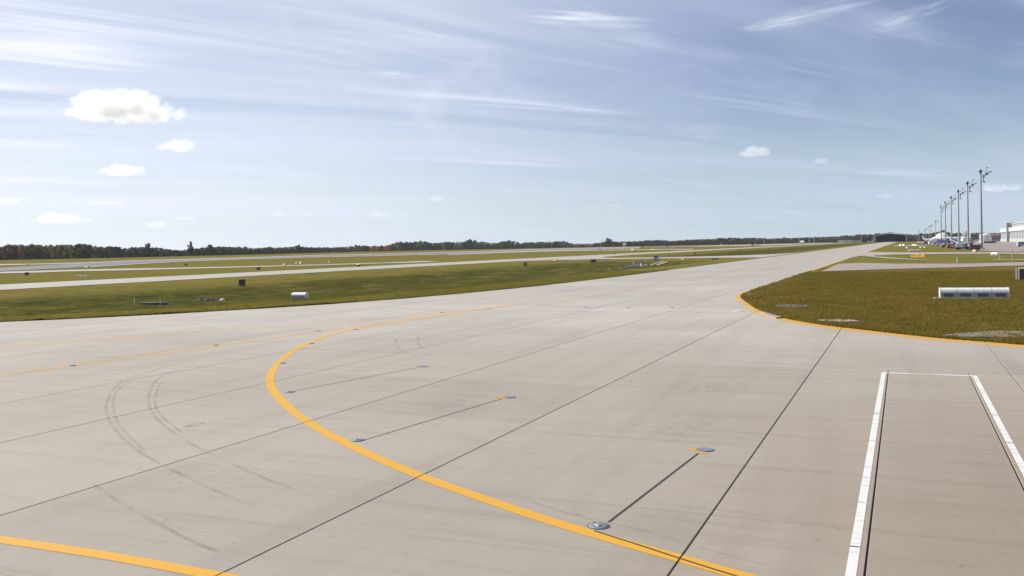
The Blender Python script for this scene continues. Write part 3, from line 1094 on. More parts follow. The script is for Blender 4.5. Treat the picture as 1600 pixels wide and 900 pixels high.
flat_sign('wide yellow direction sign with dark markings on the right-hand grass', 1424, 1446.5, 403.6, 0.85, SIGNY,
          [(0.06, 0.10, 0.2, 0.75, BLACK), (0.10, 0.16, 0.42, 0.55, BLACK), (0.2, 0.44, 0.42, 0.55, BLACK), (0.2, 0.25, 0.55, 0.72, BLACK), (0.54, 0.57, 0.2, 0.75, BLACK), (0.6, 0.70, 0.62, 0.75, BLACK), (0.6, 0.62, 0.2, 0.6, BLACK), (0.68, 0.70, 0.2, 0.6, BLACK), (0.8, 0.92, 0.2, 0.32, BLACK), (0.9, 0.92, 0.34, 0.75, BLACK)])
flat_sign('small red and white sign near the foot of the nearest mast', 1519.5, 1525.5, 395.0, 0.95, REDP,
          [(0.10, 0.22, 0.25, 0.75, WHITE), (0.32, 0.44, 0.25, 0.75, WHITE), (0.56, 0.68, 0.25, 0.75, WHITE), (0.78, 0.88, 0.25, 0.75, WHITE)])
for x0, x1, yb, h, f, lb in (
        (441.5, 447, 416.0, 0.7, SIGNY, 'pale yellow sign close to the thin far road at left'),
        (461, 466, 413.3, 0.75, SIGNY, 'yellow sign just left of a tiny white marker on the far grass'),
        (468, 470.4, 413.3, 0.85, WHITE, 'tiny white marker right of the yellow sign on the far grass'),
        (513, 517, 411.6, 0.8, LBLUE, 'small pale blue-grey sign on the brown far grass'),
        (1064, 1070.5, 406.8, 0.55, SIGNY, 'low orange sign in the grass left of the two dark boards'),
        (863.5, 871, 408.6, 0.5, SIGNY, 'low orange sign at the edge of the parallel taxiway'),
        (1018, 1023, 390.6, 0.7, SIGNY, 'yellow sign on the far strip of grass'),
        (987, 989.5, 391.4, 0.9, WHITE, 'white marker above the far dark board'),
        (1410, 1413, 383.8, 0.9, WHITE, 'white sign left of the pair on the distant right-hand grass'),
        (1405, 1408, 384.2, 0.9, WHITE, 'leftmost white marker on the distant right-hand grass'),
        (1425, 1432, 383.6, 0.7, WHITE, 'wide white sign on the distant right-hand grass'),
        (1416.2, 1418.2, 388.6, 0.75, WHITE2, 'small pale marker left of the thin white sign'),
        (1437, 1440, 387.5, 0.45, WHITE2, 'first of the row of low pale markers in front of the equipment'),
        (1443, 1446, 387.4, 0.45, WHITE2, 'last of the row of low pale markers in front of the equipment'),
        (42, 44.6, 414.6, 0.9, SIGNY, 'tiny ochre marker beside the runway at far left'),
        (132, 138, 419.0, 0.6, WHITE2, 'low pale marker on the grass wedge beside the runway')):
    flat_sign(lb, x0, x1, yb, h, f)


def marker_board(label, x0, x1, yb, yt, mat=DBROWN, top=None, group='dark boards on the grass'):
    a, b = gt(x0, yb), gt(x1, yb)
    b = gnd(x1, yb, a.z)
    mid = (a + b) / 2
    L = (b - a).length * 0.85
    h = ztop((x0 + x1) / 2, yt, mid) - mid.z
    t = thing('marker_board', label, 'marker board', (mid.x, mid.y, mid.z - 0.02), math.atan2(b.y - a.y, b.x - a.x), group)
    w = L / 2
    MB().box(-w, w, -0.16, 0.16, 0.10 * h, h, 0.02).build('casing', mat, t)
    MB().box(-w * 0.88, w * 0.88, -0.175, -0.162, 0.18 * h, h * 0.93).build('face', BOARDF, t)
    for s in (-0.7, 0.7):
        MB().tube((s * w, 0, -0.1), (s * w, 0, 0.12 * h), 0.04, n=6).build('leg', DGREY, t)
    if top:
        MB().box(-w * 1.05, w * 1.05, -0.18, 0.18, h + 0.002, h * 1.5, 0.02).build('cap', top, t)
    return t


for args in (
        ('nearest dark brown board in the left swale, casting a shadow', 373.8, 383, 447.2, 436.0),
        ('dark board beside the runway junction near the left edge', 39.5, 44.2, 430.6, 425.2),
        ('dark brown board left of the centre of the far grass strip', 287.8, 292.2, 415.4, 411.4),
        ('dark board just in front of the thin far road', 401, 406.4, 422.0, 417.2),
        ('tiny dark dot of a board right of the brown one on the far grass', 335.6, 338.2, 412.9, 411.6),
        ('solitary dark board left of the paired boards on the swale slope', 818.4, 823, 415.8, 409.6),
        ('left one of the paired dark boards on the swale slope', 922.4, 926.4, 410.0, 404.8),
        ('right one of the paired dark boards on the swale slope', 926.9, 931.4, 410.0, 404.8),
        ('left one of the two dark boards by the connecting taxiway tip', 1112, 1115.4, 406.0, 403.2),
        ('right one of the two dark boards by the connecting taxiway tip', 1117, 1121.4, 406.0, 403.0),
        ('dark board with pale side, right of centre behind the connecting taxiway', 1136.5, 1140.6, 400.0, 395.8),
        ('dark board on a white foot behind the connecting taxiway', 1084, 1087.2, 399.0, 394.6),
        ('single dark board on the far grass between runway strips', 1153, 1155.2, 393.2, 390.2),
        ('dark board farther right on the far grass strip', 1200.2, 1202.6, 390.6, 387.8),
        ('left one of the tiny paired boards near the taxiway bend', 1227.6, 1229.4, 388.6, 386.0),
        ('right one of the tiny paired boards near the taxiway bend', 1230.8, 1232.8, 388.4, 385.8),
        ('dark board left of a few pale stubs on the far verge', 1268, 1270.6, 387.2, 385.2),
        ('tiny dark board above the left end of the far strip of road', 936, 938.4, 391.4, 389.2),
        ('tiny dark board left of the road fork in mid distance', 958.4, 960.6, 397.2, 394.8),
        ('tiny dark board right of the yellow far sign', 990.4, 993, 392.6, 390.6),
        ('tiny dark board near the far end of the upper road fork', 1043.6, 1045.8, 393.2, 391.2),
        ('tiny dark board on the strip by the far white sign', 1057.6, 1059.4, 388.0, 386.0)):
    marker_board(*args)
marker_board('small black and white box beside the thin far road', 557.4, 562.2, 416.6, 413.6, BLACK, WHITE)


# posts and the culvert headwall in the swale
def post(label, px, yb, yt, r=0.05, mat=WHITE2, group=None, name='post'):
    p = gt(px, yb)
    h = ztop(px, yt, p) - p.z
    t = thing(name, label, 'post', (p.x, p.y, p.z), 0, group)
    MB().tube((0, 0, -0.3), (0, 0, h - 0.05), r, n=8).build('shaft', mat, t)
    MB().lathe([(r * 1.15, h - 0.05), (r * 1.15, h - 0.02), (r * 0.3, h)], 8).build('cap', mat, t)
    return t


post('left of the two thin pale posts in the left swale', 210.4, 475.6, 465.2, 0.028, group='posts by the headwall')
post('right of the two thin pale posts, in front of the dark beam', 250.4, 477.0, 466.0, 0.028, group='posts by the headwall')
post('pale post left of the grey culvert apron', 990, 413, 408, 0.07, group='posts by the culvert')
post('pale post right of the grey culvert apron', 1009.6, 412, 408, 0.06, group='posts by the culvert')
post('left tall grey post by the right-hand service road', 1562.2, 406.4, 387.0, 0.06, LGREY, 'tall grey posts')
post('right tall grey post by the right-hand service road', 1581.6, 409.2, 387.0, 0.065, LGREY, 'tall grey posts')
post('short grey post box in the middle of the right-hand grass', 1496.6, 410.6, 402.4, 0.17, LGREY)
post('thin dark post above the dark patch left of the runway exit', 128.6, 430.5, 423.4, 0.04, DGREY)
post('tiny white stub in the grass left of the culvert', 952.4, 422.0, 419.6, 0.08, WHITE)
post('pale stub beside the grey cabinet at the culvert', 1032.4, 405.6, 403.2, 0.08, DGREY)

a = gt(221, 475.4)
b = gnd(262, 474.4, a.z)
mid = (a + b) / 2
L = (b - a).length
t = thing('culvert_headwall', 'low dark beam with a pale top edge in the left swale', 'headwall', (mid.x, mid.y, a.z), math.atan2(b.y - a.y, b.x - a.x))
MB().box(-L / 2, L / 2, -0.12, 0.12, -0.5, 0.10, 0.01).build('wall', DGREY, t)
MB().box(-L / 2 - 0.05, L / 2 + 0.05, -0.16, 0.14, 0.102, 0.15, 0.015).build('coping', STONE2, t)
p = gnd(124, 431.0)
edge_pad('drain_cover', [gnd(116, 430.6), gnd(124, 430.0), (gnd(134, 430.4)), gnd(138, 431.6), gnd(126, 431.8)], 'dark patch of a drain in the far left grass', DGREY, 0.07)


def rock(p, s, mat, label, seed):
    r = random.Random(seed)
    m = MB()
    prof = [(0.0005, -0.3), (0.7, -0.25), (1.0, 0.0), (0.8, 0.4), (0.4, 0.62), (0.0005, 0.68)]
    m.lathe(prof, 8)
    m.v = [(x * s * (0.8 + 0.4 * r.random()), y * s * (0.8 + 0.4 * r.random()), z * s * (0.75 + 0.4 * r.random())) for x, y, z in m.v]
    o = m.build('rock', mat)
    o.location = p
    o.rotation_euler = (0, 0, r.random() * 6)
    return tag(o, label, 'rock', 'rubble in the left swale')


for k in range(14):
    px = 313 + 32 * (k / 13) + rnd.uniform(-1, 1)
    q = gt(px, 469.8 + rnd.uniform(-1.2, 0.8) - (px - 313) * 0.03)
    rock((q.x, q.y, q.z), rnd.uniform(0.16, 0.34), STONE, ['first', 'second', 'third', 'fourth', 'fifth', 'sixth', 'seventh', 'eighth', 'ninth', 'tenth', 'eleventh', 'twelfth', 'thirteenth', 'fourteenth'][k] + ' dark lump from the left in the swale rubble', 40 + k)
q = gt(347.5, 469.4)
rock((q.x, q.y, q.z), 0.34, WSTONE, 'single white stone at the right end of the rubble', 99)

# culvert with paved channel on the far part of the swale
ch = [gt(*q) for q in ((966, 419.8), (985, 415.0), (992, 412.6), (1003, 412.6), (1002, 416), (990, 417.6), (972, 420.2))]
cl_ = MB()
cl_.v = [(p.x, p.y, p.z + 0.10) for p in ch] + [(p.x, p.y, p.z - 0.6) for p in ch]
cl_.f = [(0, 1, 5, 6), (1, 2, 3, 4), (1, 4, 5)] + [(k, k + 7, (k + 1) % 7 + 7, (k + 1) % 7) for k in range(7)]
t = tag(cl_.build('channel_lining', BOARDF2), 'dark grey paved slope of the culvert in the swale', 'culvert')
p = gt(1005.2, 416)
t = thing('culvert_wing_wall', 'short white wing wall at the end of the culvert', 'wing wall', (p.x, p.y, p.z + 0.4), -0.7)
MB().prism([(-0.7, -0.9), (0.7, -0.9), (0.7, -0.1), (-0.7, 0.35)], 'x', -0.15, 0.15).build('wall', WHITE2, t)
MB().box(-0.2, 0.2, 0.72, 1.1, -0.9, 0.0, 0.02).build('end_block', WHITE2, t)
p = gt(1025.4, 408.2)
t = thing('utility_cabinet', 'grey cabinet with a dark lid beside the culvert', 'cabinet', (p.x, p.y, p.z), 0.2)
MB().box(-0.55, 0.55, -0.3, 0.3, 0.1, 1.25, 0.02).build('casing', PURP, t)
MB().box(-0.62, 0.62, -0.36, 0.36, 1.252, 1.42, 0.04).build('lid', DGREY, t)
MB().box(-0.6, 0.6, -0.35, 0.35, -0.2, 0.098).build('plinth', WHITE2, t)
MB().box(-0.25, 0.5, -0.32, -0.303, 0.2, 1.15).build('door', LGREY, t)
for pts, lb in ((((1014, 414.2), (1030, 409.4), (1036, 408.4), (1038, 409), (1032, 410.4), (1018, 414.4)), 'upper pale concrete track running down to the culvert'),
                (((1024, 414.0), (1034, 411.2), (1042, 408.6), (1044, 409), (1037, 411.6), (1028, 414.4)), 'lower pale concrete track running down to the culvert')):
    tag(MB().quadpoly([(p.x, p.y, p.z + 0.05) for p in [gt(*q) for q in pts]]).build('concrete_track', CONC2), lb, 'track')

p = gnd(1594, 438.3)
t = thing('utility_cabinet', 'open utility cabinet with two pale door edges at the right edge', 'cabinet', (p.x, p.y, 0.05), -0.15)
MB().box(-0.14, 0.75, -0.2, 0.35, 0.0, 1.05, 0.02).build('casing', DBROWN, t)
MB().box(-0.18, 0.80, -0.24, 0.40, 1.052, 1.12, 0.02).build('roof', WHITE2, t)
MB().box(-0.36, -0.24, -0.28, -0.20, 0.02, 1.12, 0.01).build('door', WHITE2, t)
MB().box(-0.16, -0.05, -0.27, -0.203, 0.06, 1.04, 0.01).build('door_frame', WHITE2, t)
MB().box(-0.6, 0.9, -0.5, 0.5, -0.1, 0.0).build('plinth', GREY, t)


# ------------------------------------------------------------------ light masts
def mast(label, p, h, group, lamps=True, r0=0.46):
    t = thing('light_mast', label, 'light mast', (p[0], p[1], 0.05), 0, group)
    MB().lathe([(1.1, -0.1), (1.1, 0.35), (0.95, 0.45), (0.0005, 0.45)], 12).build('base', WHITE2, t)
    s = h / 27.5
    m = MB()
    seg = [(0.4, r0), (h * 0.33, r0 * 0.83), (h * 0.66, r0 * 0.66), (h - 1.0 * s, r0 * 0.52)]
    for (z0, a), (z1, b) in zip(seg, seg[1:]):
        m.tube((0, 0, z0), (0, 0, z1), a, b, 14, cap=False)
    m.build('pole', POLE, t, True)
    hd = MB().lathe([(0.26, h - 1.5 * s), (0.42, h - 0.7 * s), (0.46, h), (0.4, h + 0.08), (0.0005, h + 0.1)], 14).build('head', DGREY, t)
    MB().tube((-0.95 * s, 0, h - 0.3 * s), (-0.42 * s, 0, h - 0.3 * s), 0.28 * s, 0.34 * s, 10).build('obstruction_light', WHITE, t)
    if not lamps:
        MB().box(-1.2 * s, 2.4 * s, -0.12, 0.12, h - 0.6 * s, h - 0.3 * s).build('lamp_arm', DGREY, t)
        for k in range(3):
            MB().prism([(-0.3, h - 0.9 * s), (0.3, h - 0.9 * s), (0.4, h - 0.2 * s), (-0.4, h - 0.2 * s)], 'x', (0.7 + k * 0.9) * s, (1.3 + k * 0.9) * s).build('floodlight', DGREY, t)
        return t
    q = 0.40
    MB().tube((0, 0, h - 0.55), (4.6 * q, 0, h - 0.55), 0.06, n=6).build('lamp_arm', DGREY, t)
    MB().tube((4.6 * q, 0, h - 0.55), (4.9 * q, 0, h + 0.5), 0.05, n=6).build('antenna', DGREY, t)
    MB().box(4.5 * q, 5.9 * q, -0.15, 0.15, h + 0.4, h + 0.75, 0.05).build('floodlight', DGREY, t)
    # the sloping frame with floodlights reaching over the apron
    MB().tube((0.2, 0, h - 2.6), (7.6 * q, 0, h - 0.6), 0.05, n=6).build('lamp_arm', DGREY, t)
    MB().tube((0.2, 0.5, h - 1.9), (6.6 * q, 0.5, h - 1.2), 0.04, n=6).build('lamp_arm', DGREY, t)
    for u, off in ((1.7, 0.1), (2.0, -0.5), (3.4, 0.0), (3.7, 0.45), (4.5, -0.25), (5.2, 0.15), (7.0, 0.1)):
        z = h - 2.6 + u * q * 0.6 + off
        MB().prism([(-0.25, z - 0.17), (0.25, z - 0.17), (0.35, z + 0.17), (-0.35, z + 0.17)], 'x', u * q, u * q + 0.55).build('floodlight', DGREY, t)
    MB().tube((0.8, 0, h - 4.3), (0.8, 0, h - 2.1), 0.12, n=6).build('camera_bracket', DGREY, t)
    MB().tube((0.2, 0, h - 4.2), (0.8, 0, h - 4.2), 0.06, n=6).build('bracket_strut', DGREY, t)
    MB().box(0.8, 1.5, -0.12, 0.12, h - 4.4, h - 4.05, 0.03).build('camera', DGREY, t)
    return t


ordn = ['nearest and tallest light mast at right, its foot on the grass edge', 'second light mast from the right in the row', 'third light mast from the right in the row',
        'fourth light mast from the right in the row', 'fifth light mast from the right in the row', 'sixth light mast from the right, left end of the tall ones']
for k, (px, Y, top) in enumerate(((1533.6, 354, 265.5), (1512.8, 416, 284), (1498.2, 480, 297), (1486.8, 550, 307), (1477.5, 628, 315), (1470.8, 700, 321.5))):
    X = xat(px, Y)
    mast(ordn[k], (X, Y), ztop(px, top, (X, Y)), 'light masts along the apron')
for k, (px, Y, top) in enumerate(((1462, 800, 345), (1455, 900, 352), (1452, 940, 353.5), (1447, 1050, 357), (1444, 1100, 360), (1436.5, 1250, 360.5), (1434, 1300, 364))):
    X = xat(px, Y)
    mast(['first', 'second', 'third', 'fourth', 'fifth', 'sixth', 'seventh'][k] + ' slender distant mast leftwards from the tall ones', (X, Y), ztop(px, top, (X, Y)), 'distant slender light masts', False, 0.3)


# ------------------------------------------------------------------ buildings far off
def hangar_right():
    t = thing('hangar', 'large white and grey glazed hangar at the right edge', 'hangar', (0, 0, 0.1), 0)
    x0, ya, yb = xat(1562.5, 1100), 1100.0, 620.0
    slope = 0.0
    d = Vector((xat(1600, 850) - x0, 850 - ya)).normalized()
    rz = math.atan2(d.y, d.x)
    t.location = (x0, ya, 0.1)
    t.rotation_euler = (0, 0, rz)          # local +x runs along the facade towards the camera, local -y is the apron side
    L = 480.0
    t.scale = (1, 1, 0.73)
    MB().box(0, L, 1.2, 90, 0, 13.5).build('wall', SILVER, t)
    MB().box(-0.5, L, 0.0, 90.2, 13.52, 18.6).build('fascia', WALLW, t)
    MB().box(18, 96, 2.6, 80, 18.62, 23.0).build('upper_storey', GREY, t)
    MB().box(108, L, 2.6, 80, 18.62, 23.0).build('upper_storey', GREY, t)
    MB().box(17, 97, 1.9, 81, 23.02, 23.9).build('roof_edge', WALLW, t)
    MB().box(107, L, 1.9, 81, 23.02, 23.9).build('roof_edge', WALLW, t)
    MB().box(97.5, 106.5, -1.6, 40, 0, 25.2).build('stair_tower', GREY, t)
    # bands of glazing, bay by bay
    gl = MB().box(0, 21.5, 0.9, 1.19, 0, 1.5).mesh('window', GLZ)
    dr = MB().box(0, 7.5, 0.4, 1.18, 0, 4.4).mesh('door_panel', WALLW)
    bays = [2 + k * 24 for k in range(4)] + [109 + k * 24 for k in range(15)]
    for x in bays:
        for r in range(3):
            link('window', gl, t, (x + 1, 0, 4.9 + r * 2.9))
        for q in range(2):
            link('door_panel', dr, t, (x + 1 + q * 12, 0, 0.05))
        MB().box(x - 0.6, x - 0.1, 0.6, 1.18, 0.05, 13.5).build('pier', WALLW, t)
    return t


hangar_right()


def gable_shed():
    Y = 1880.0
    xa, xb = xat(1367, Y), xat(1416, Y)
    w = xb - xa
    cx = (xa + xb) / 2
    t = thing('noise_enclosure', 'dark open-fronted gabled shed at the far end of the taxiway', 'shed', (cx, Y, 0.1), 0)
    he, hr = 11.5, 17.0
    D = 55.0
    MB().box(-w / 2, -w / 2 + 1.0, 0.5, D, 0, he).build('side_wall', DARKIN, t)
    MB().box(w / 2 - 1.0, w / 2, 0.5, D, 0, he).build('side_wall', DARKIN, t)
    MB().box(-w / 2, w / 2, D, D + 1, 0, he).build('back_wall', DARKIN, t)
    MB().quadpoly([(-w / 2, D + 0.5, he), (w / 2, D + 0.5, he), (0, D + 0.5, hr - 1.5)]).build('back_gable', DARKIN, t)
    for s in (-1, 1):
        MB().prism([(s * w / 2, he), (0, hr - 1.5), (0, hr - 0.9), (s * w / 2, he + 0.6)], 'y', 0.6, D).build('roof', DARKIN, t)
    MB().box(w / 2 - 0.6, w / 2 + 1.2, -0.6, 0.4, 0, he + 0.8).build('portal_post', LGREY, t)
    MB().box(-w / 2 - 1.2, -w / 2 + 0.6, -0.6, 0.4, 0, he + 0.8).build('portal_post', GREY, t)
    n = 8
    for s in (-1, 1):
        MB().tube((s * w / 2, 0, he + 0.6), (0, 0, hr - 0.6), 0.45, n=6).build('truss_chord', LGREY if s > 0 else GREY, t)
        MB().tube((s * w / 2 * 0.75, 0, he + 2.6), (0, 0, hr + 1.8), 0.3, n=6).build('truss_chord', GREY, t)
        for k in range(n):
            u0, u1 = 0.75 * k / n, 0.75 * (k + 0.5) / n
            z = lambda u, up: (hr + 1.8 - (hr - he - 0.8) * u / 0.75) if up else (hr - 0.6 - (hr - he - 1.2) * u)
            MB().tube((s * w / 2 * u0, 0, z(u0, False)), (s * w / 2 * u1, 0, z(u1, True)), 0.2, n=5).build('truss_web', GREY, t)
    MB().box(-5, 5, -0.5, 0.5, hr + 1.6, hr + 2.2).build('ridge_beam', DGREY, t)
    return t


gable_shed()


X = xat(1472, 1000)
w = (xat(1487, 1000) - xat(1457.5, 1000)) / 2
h = ztop(1472, 363.8, (X, 1000))
t = thing('dome_tent', 'big white domed tent behind the parked airliner', 'tent', (X, 1000, 0.1), 0)
MB().lathe([(w * math.cos(k * math.pi / 20), h * math.sin(k * math.pi / 20)) for k in range(10)] + [(0.0005, h)], 28).build('membrane', TENT, t, True)
for k in range(7):
    a = k * math.pi / 7
    rb = MB()
    pts = [(1.012 * w * math.cos(q * math.pi / 12), 1.012 * h * math.sin(q * math.pi / 12)) for q in range(13)]
    for (r0, z0), (r1, z1) in zip(pts, pts[1:]):
        rb.tube((r0 * math.cos(a), r0 * math.sin(a), z0), (r1 * math.cos(a), r1 * math.sin(a), z1), 0.14, n=5)
    rb.build('rib', WHITE2, t)
MB().lathe([(w * 1.03, -0.2), (w * 1.03, 0.9), (w * 0.99, 1.0)], 28).build('base_ring', GREY, t)
X = xat(1539, 900)
t = thing('storage_tank', 'white cylindrical tank left of the hangar', 'tank', (X, 900, 0.1), 0)
w = xat(1548, 900) - xat(1530.5, 900)
h = ztop(1539, 364.8, (X, 900))
MB().lathe([(w / 2, 0), (w / 2, h * 0.86), (w * 0.36, h * 0.96), (0.0005, h)], 24).build('shell', WHITE, t)
for k in range(3):
    MB().lathe([(w / 2 + 0.02, h * (0.25 + 0.2 * k)), (w / 2 + 0.25, h * (0.26 + 0.2 * k)), (w / 2 + 0.25, h * (0.32 + 0.2 * k)), (w / 2 + 0.02, h * (0.33 + 0.2 * k))], 24).build('hoop', LBLUE, t)


def shed(label, px0, px1, Y, top, wall, roof, depth=14.0, pitched=True, name='building', wins=0, slab_h=None):
    xa, xb = xat(px0, Y), xat(px1, Y)
    w, cx = xb - xa, (xa + xb) / 2
    h = ztop((px0 + px1) / 2, top, (cx, Y))
    t = thing(name, label, 'building', (cx, Y, 0.05), 0)
    he = h * (0.62 if pitched else 0.9)
    MB().box(-w / 2, w / 2, 0, depth, 0, he).build('wall', wall, t)
    if pitched:
        MB().prism([(-0.6, he - 0.1), (depth / 2, h), (depth + 0.6, he - 0.1), (depth + 0.6, he + 0.1), (depth / 2, h + 0.2), (-0.6, he + 0.1)], 'x', -w / 2 - 0.5, w / 2 + 0.5).build('roof', roof, t)
        MB().prism([(0.02, he), (depth / 2, h - 0.1), (depth - 0.02, he)], 'x', -w / 2 + 0.01, w / 2 - 0.01).build('gable', wall, t)
    else:
        MB().box(-w / 2 - 0.3, w / 2 + 0.3, -0.3, depth + 0.3, he + 0.002, h).build('roof', roof, t)
    for k in range(wins):
        x = (k + 0.5) / wins * w - w / 2
        f = MB().box(x - w / wins * 0.28, x + w / wins * 0.28, -0.06, -0.01, he * 0.3, he * 0.75).build('window', GLASS, t)
        MB().box(x - w / wins * 0.32, x + w / wins * 0.32, -0.09, -0.062, he * 0.22, he * 0.28).build('sill', WHITE2, f)
    return t


shed('low white terminal-like hut left of the dark shed', 1309.5, 1330, 1650, 375.3, WHITE, LGREY, 10, False, wins=5)
shed('narrow white block just right of the low white hut', 1331.6, 1334, 1650, 374.8, WHITE, LGREY, 8, False, wins=1)
shed('second narrow white block right of the low white hut', 1336, 1338.2, 1650, 374.8, WHITE, LGREY, 8, False, wins=1)
shed('third narrow white block right of the low white hut', 1340, 1344, 1650, 374.9, WHITE2, LGREY, 8, False, wins=2)
shed('tiny white peaked hut before the far trees', 1250.5, 1255.5, 1500, 376.4, WHITE, WHITE2, 7, True, wins=1)
shed('brown-roofed low block between tank and hangar', 1549, 1562.5, 1180, 364.6, PURP, BROWNW, 30, True, wins=3)
shed('red-roofed farmhouse at the wood edge', 914, 926, 1830, 381.2, BROWNW, ROOFR, 10, True, wins=4)
shed('smaller red-brown roofed house left of the farmhouse', 897, 906, 1840, 381.4, BROWNW, ROOFR, 9, True, wins=3)
shed('pale shed half hidden among the far trees', 973, 977, 1850, 380.0, WHITE2, LGREY, 8, True, wins=2)


def lattice(label, px, Y, top, banded):
    X = xat(px, Y)
    h = ztop(px, top, (X, Y))
    t = thing('aerial_mast', label, 'aerial', (X, Y, 0), 0, 'thin aerials before the far trees')
    n = 6
    for k in range(n):
        MB().tube((0, 0, h * k / n), (0, 0, h * (k + 1) / n - 0.01), 0.34, n=6).build('section', (WHITE if k % 2 else REDP) if banded else LGREY, t)
    MB().box(-0.9, 0.9, -0.9, 0.9, -0.2, 0.6).build('foot', WHITE2, t)
    return t


lattice('pale aerial left of the banded pair', 1248.5, 1450, 371.4, False)
lattice('left red and white banded aerial', 1264.6, 1400, 371.6, True)
lattice('right red and white banded aerial', 1272.0, 1420, 372.2, True)
lattice('lone grey aerial beside the low white hut', 1346, 1600, 368.4, False)
for px, Y, top in ((939, 1500, 374.6), (1193.5, 1500, 373.0)):
    lattice('thin grey aerial standing in front of the wood' + (' by the farmhouse' if px < 1000 else ' right of centre'), px, Y, top, False)


# ------------------------------------------------------------------ aircraft and ground equipment
def airliner(label, nose, tail, L=None, dia=3.4, eng_rear=False, group='parked aircraft'):
    n_, t_ = Vector((*nose, 0)), Vector((*tail, 0))
    L = (t_ - n_).length
    d = (t_ - n_).normalized()
    T = thing('airliner', label, 'aircraft', (n_.x, n_.y, 0.1), math.atan2(d.y, d.x), group)     # local +x from nose to tail
    zc = dia * 1.0 + 0.3
    m = MB()
    prof = [(0.0, 0.02, -0.5), (0.012, 0.22, -0.4), (0.035, 0.55, -0.22), (0.075, 0.85, -0.06), (0.12, 1, 0), (0.66, 1, 0), (0.8, 0.78, 0.16), (0.92, 0.42, 0.45), (1.0, 0.12, 0.66)]
    n = 18
    for u, r, dz_ in prof:
        for k in range(n):
            a = 2 * math.pi * k / n
            m.v.append((u * L, r * dia / 2 * math.cos(a), zc + dz_ * dia / 2 + r * dia / 2 * math.sin(a)))
    for j in range(len(prof) - 1):
        for k in range(n):
            k2 = (k + 1) % n
            m.f.append((j * n + k, j * n + k2, (j + 1) * n + k2, (j + 1) * n + k))
    m.build('fuselage', WHITE, T, True)
    for s in (-1, 1):
        span = L * 0.44
        m = MB()
        pts = [(0.40 * L, s * dia * 0.4, zc - dia * 0.3), (0.57 * L, s * dia * 0.4, zc - dia * 0.3), (0.63 * L, s * span, zc + 0.6), (0.585 * L, s * span, zc + 0.6)]
        m.v = [(x, y, z + 0.22) for x, y, z in pts] + [(x, y, z - 0.15) for x, y, z in pts]
        m.f = [(0, 1, 2, 3), (7, 6, 5, 4), (0, 4, 5, 1), (1, 5, 6, 2), (2, 6, 7, 3), (3, 7, 4, 0)]
        m.build('wing', WHITE2, T)
        if not eng_rear:
            e = MB().tube((0.37 * L, s * L * 0.15, zc - dia * 0.52), (0.49 * L, s * L * 0.15, zc - dia * 0.48), 1.0, 0.65, 14).build('engine', DGREY, T)
        else:
            e = MB().tube((0.74 * L, s * dia * 0.85, zc + dia * 0.2), (0.87 * L, s * dia * 0.85, zc + dia * 0.25), 0.8, 0.55, 14).build('engine', GREY, T)
        m = MB()
        zt = zc + dia * (0.35 if not eng_rear else 1.65)
        pts = [(0.87 * L, s * 0.2, zt), (0.97 * L, s * 0.2, zt), (1.0 * L, s * L * 0.15, zt + 0.2), (0.96 * L, s * L * 0.15, zt + 0.2)]
        m.v = [(x, y, z + 0.12) for x, y, z in pts] + [(x, y, z - 0.1) for x, y, z in pts]
        m.f = [(0, 1, 2, 3), (7, 6, 5, 4), (0, 4, 5, 1), (1, 5, 6, 2), (2, 6, 7, 3), (3, 7, 4, 0)]
        m.build('tailplane', WHITE2, T)
        MB().tube((0.5 * L, s * dia * 0.7, -0.1), (0.5 * L, s * dia * 0.7, zc - dia * 0.3), 0.14, n=6).build('gear_leg', LGREY, T)
        MB().tube((0.5 * L, s * dia * 0.7 - 0.3, 0.45), (0.5 * L, s * dia * 0.7 + 0.3, 0.45), 0.5, n=12).build('wheel', BLACK, T)
    MB().prism([(0.82 * L, zc + dia * 0.38), (0.95 * L, zc + dia * 0.45), (1.02 * L, zc + dia * 1.75), (0.955 * L, zc + dia * 1.75)], 'y', -0.16, 0.16).build('tail_fin', WHITE, T)
    MB().tube((0.13 * L, 0, 0.0), (0.13 * L, 0, zc - dia * 0.4), 0.1, n=6).build('gear_leg', LGREY, T)
    MB().tube((0.13 * L, -0.25, 0.35), (0.13 * L, 0.25, 0.35), 0.36, n=12).build('wheel', BLACK, T)
    MB().prism([(0.03 * L, zc + dia * 0.10), (0.055 * L, zc + dia * 0.10), (0.06 * L, zc + dia * 0.26), (0.045 * L, zc + dia * 0.24)], 'y', -dia * 0.33, dia * 0.33).build('cockpit_window', GLASS, T)
    for s in (-1, 1):
        wdw = MB()
        for k in range(22):
            u = 0.14 + 0.55 * k / 22
            wdw.box(u * L, u * L + 0.25, s * dia * 0.485 - 0.02, s * dia * 0.485 + 0.02, zc + dia * 0.1, zc + dia * 0.1 + 0.35)
        wdw.build('window_row', GLASS, T)
    return T


airliner('white airliner parked side-on behind the row of masts', (xat(1452, 730), 730), (xat(1511, 735), 735), dia=3.3)
airliner('white aircraft with a wing jutting out right of the masts', (xat(1504, 600), 600), (xat(1517, 622), 622), dia=3.0)
airliner('distant white aircraft with an upright tail fin, left of the dome', (xat(1464, 1300), 1300), (xat(1441, 1303), 1303), dia=3.0)


def wheels(T, xs, w, r=0.45):
    for x in xs:
        for s in (-1, 1):
            MB().tube((x, s * w - 0.12, r), (x, s * w + 0.12, r), r, n=12).build('wheel', BLACK, T)


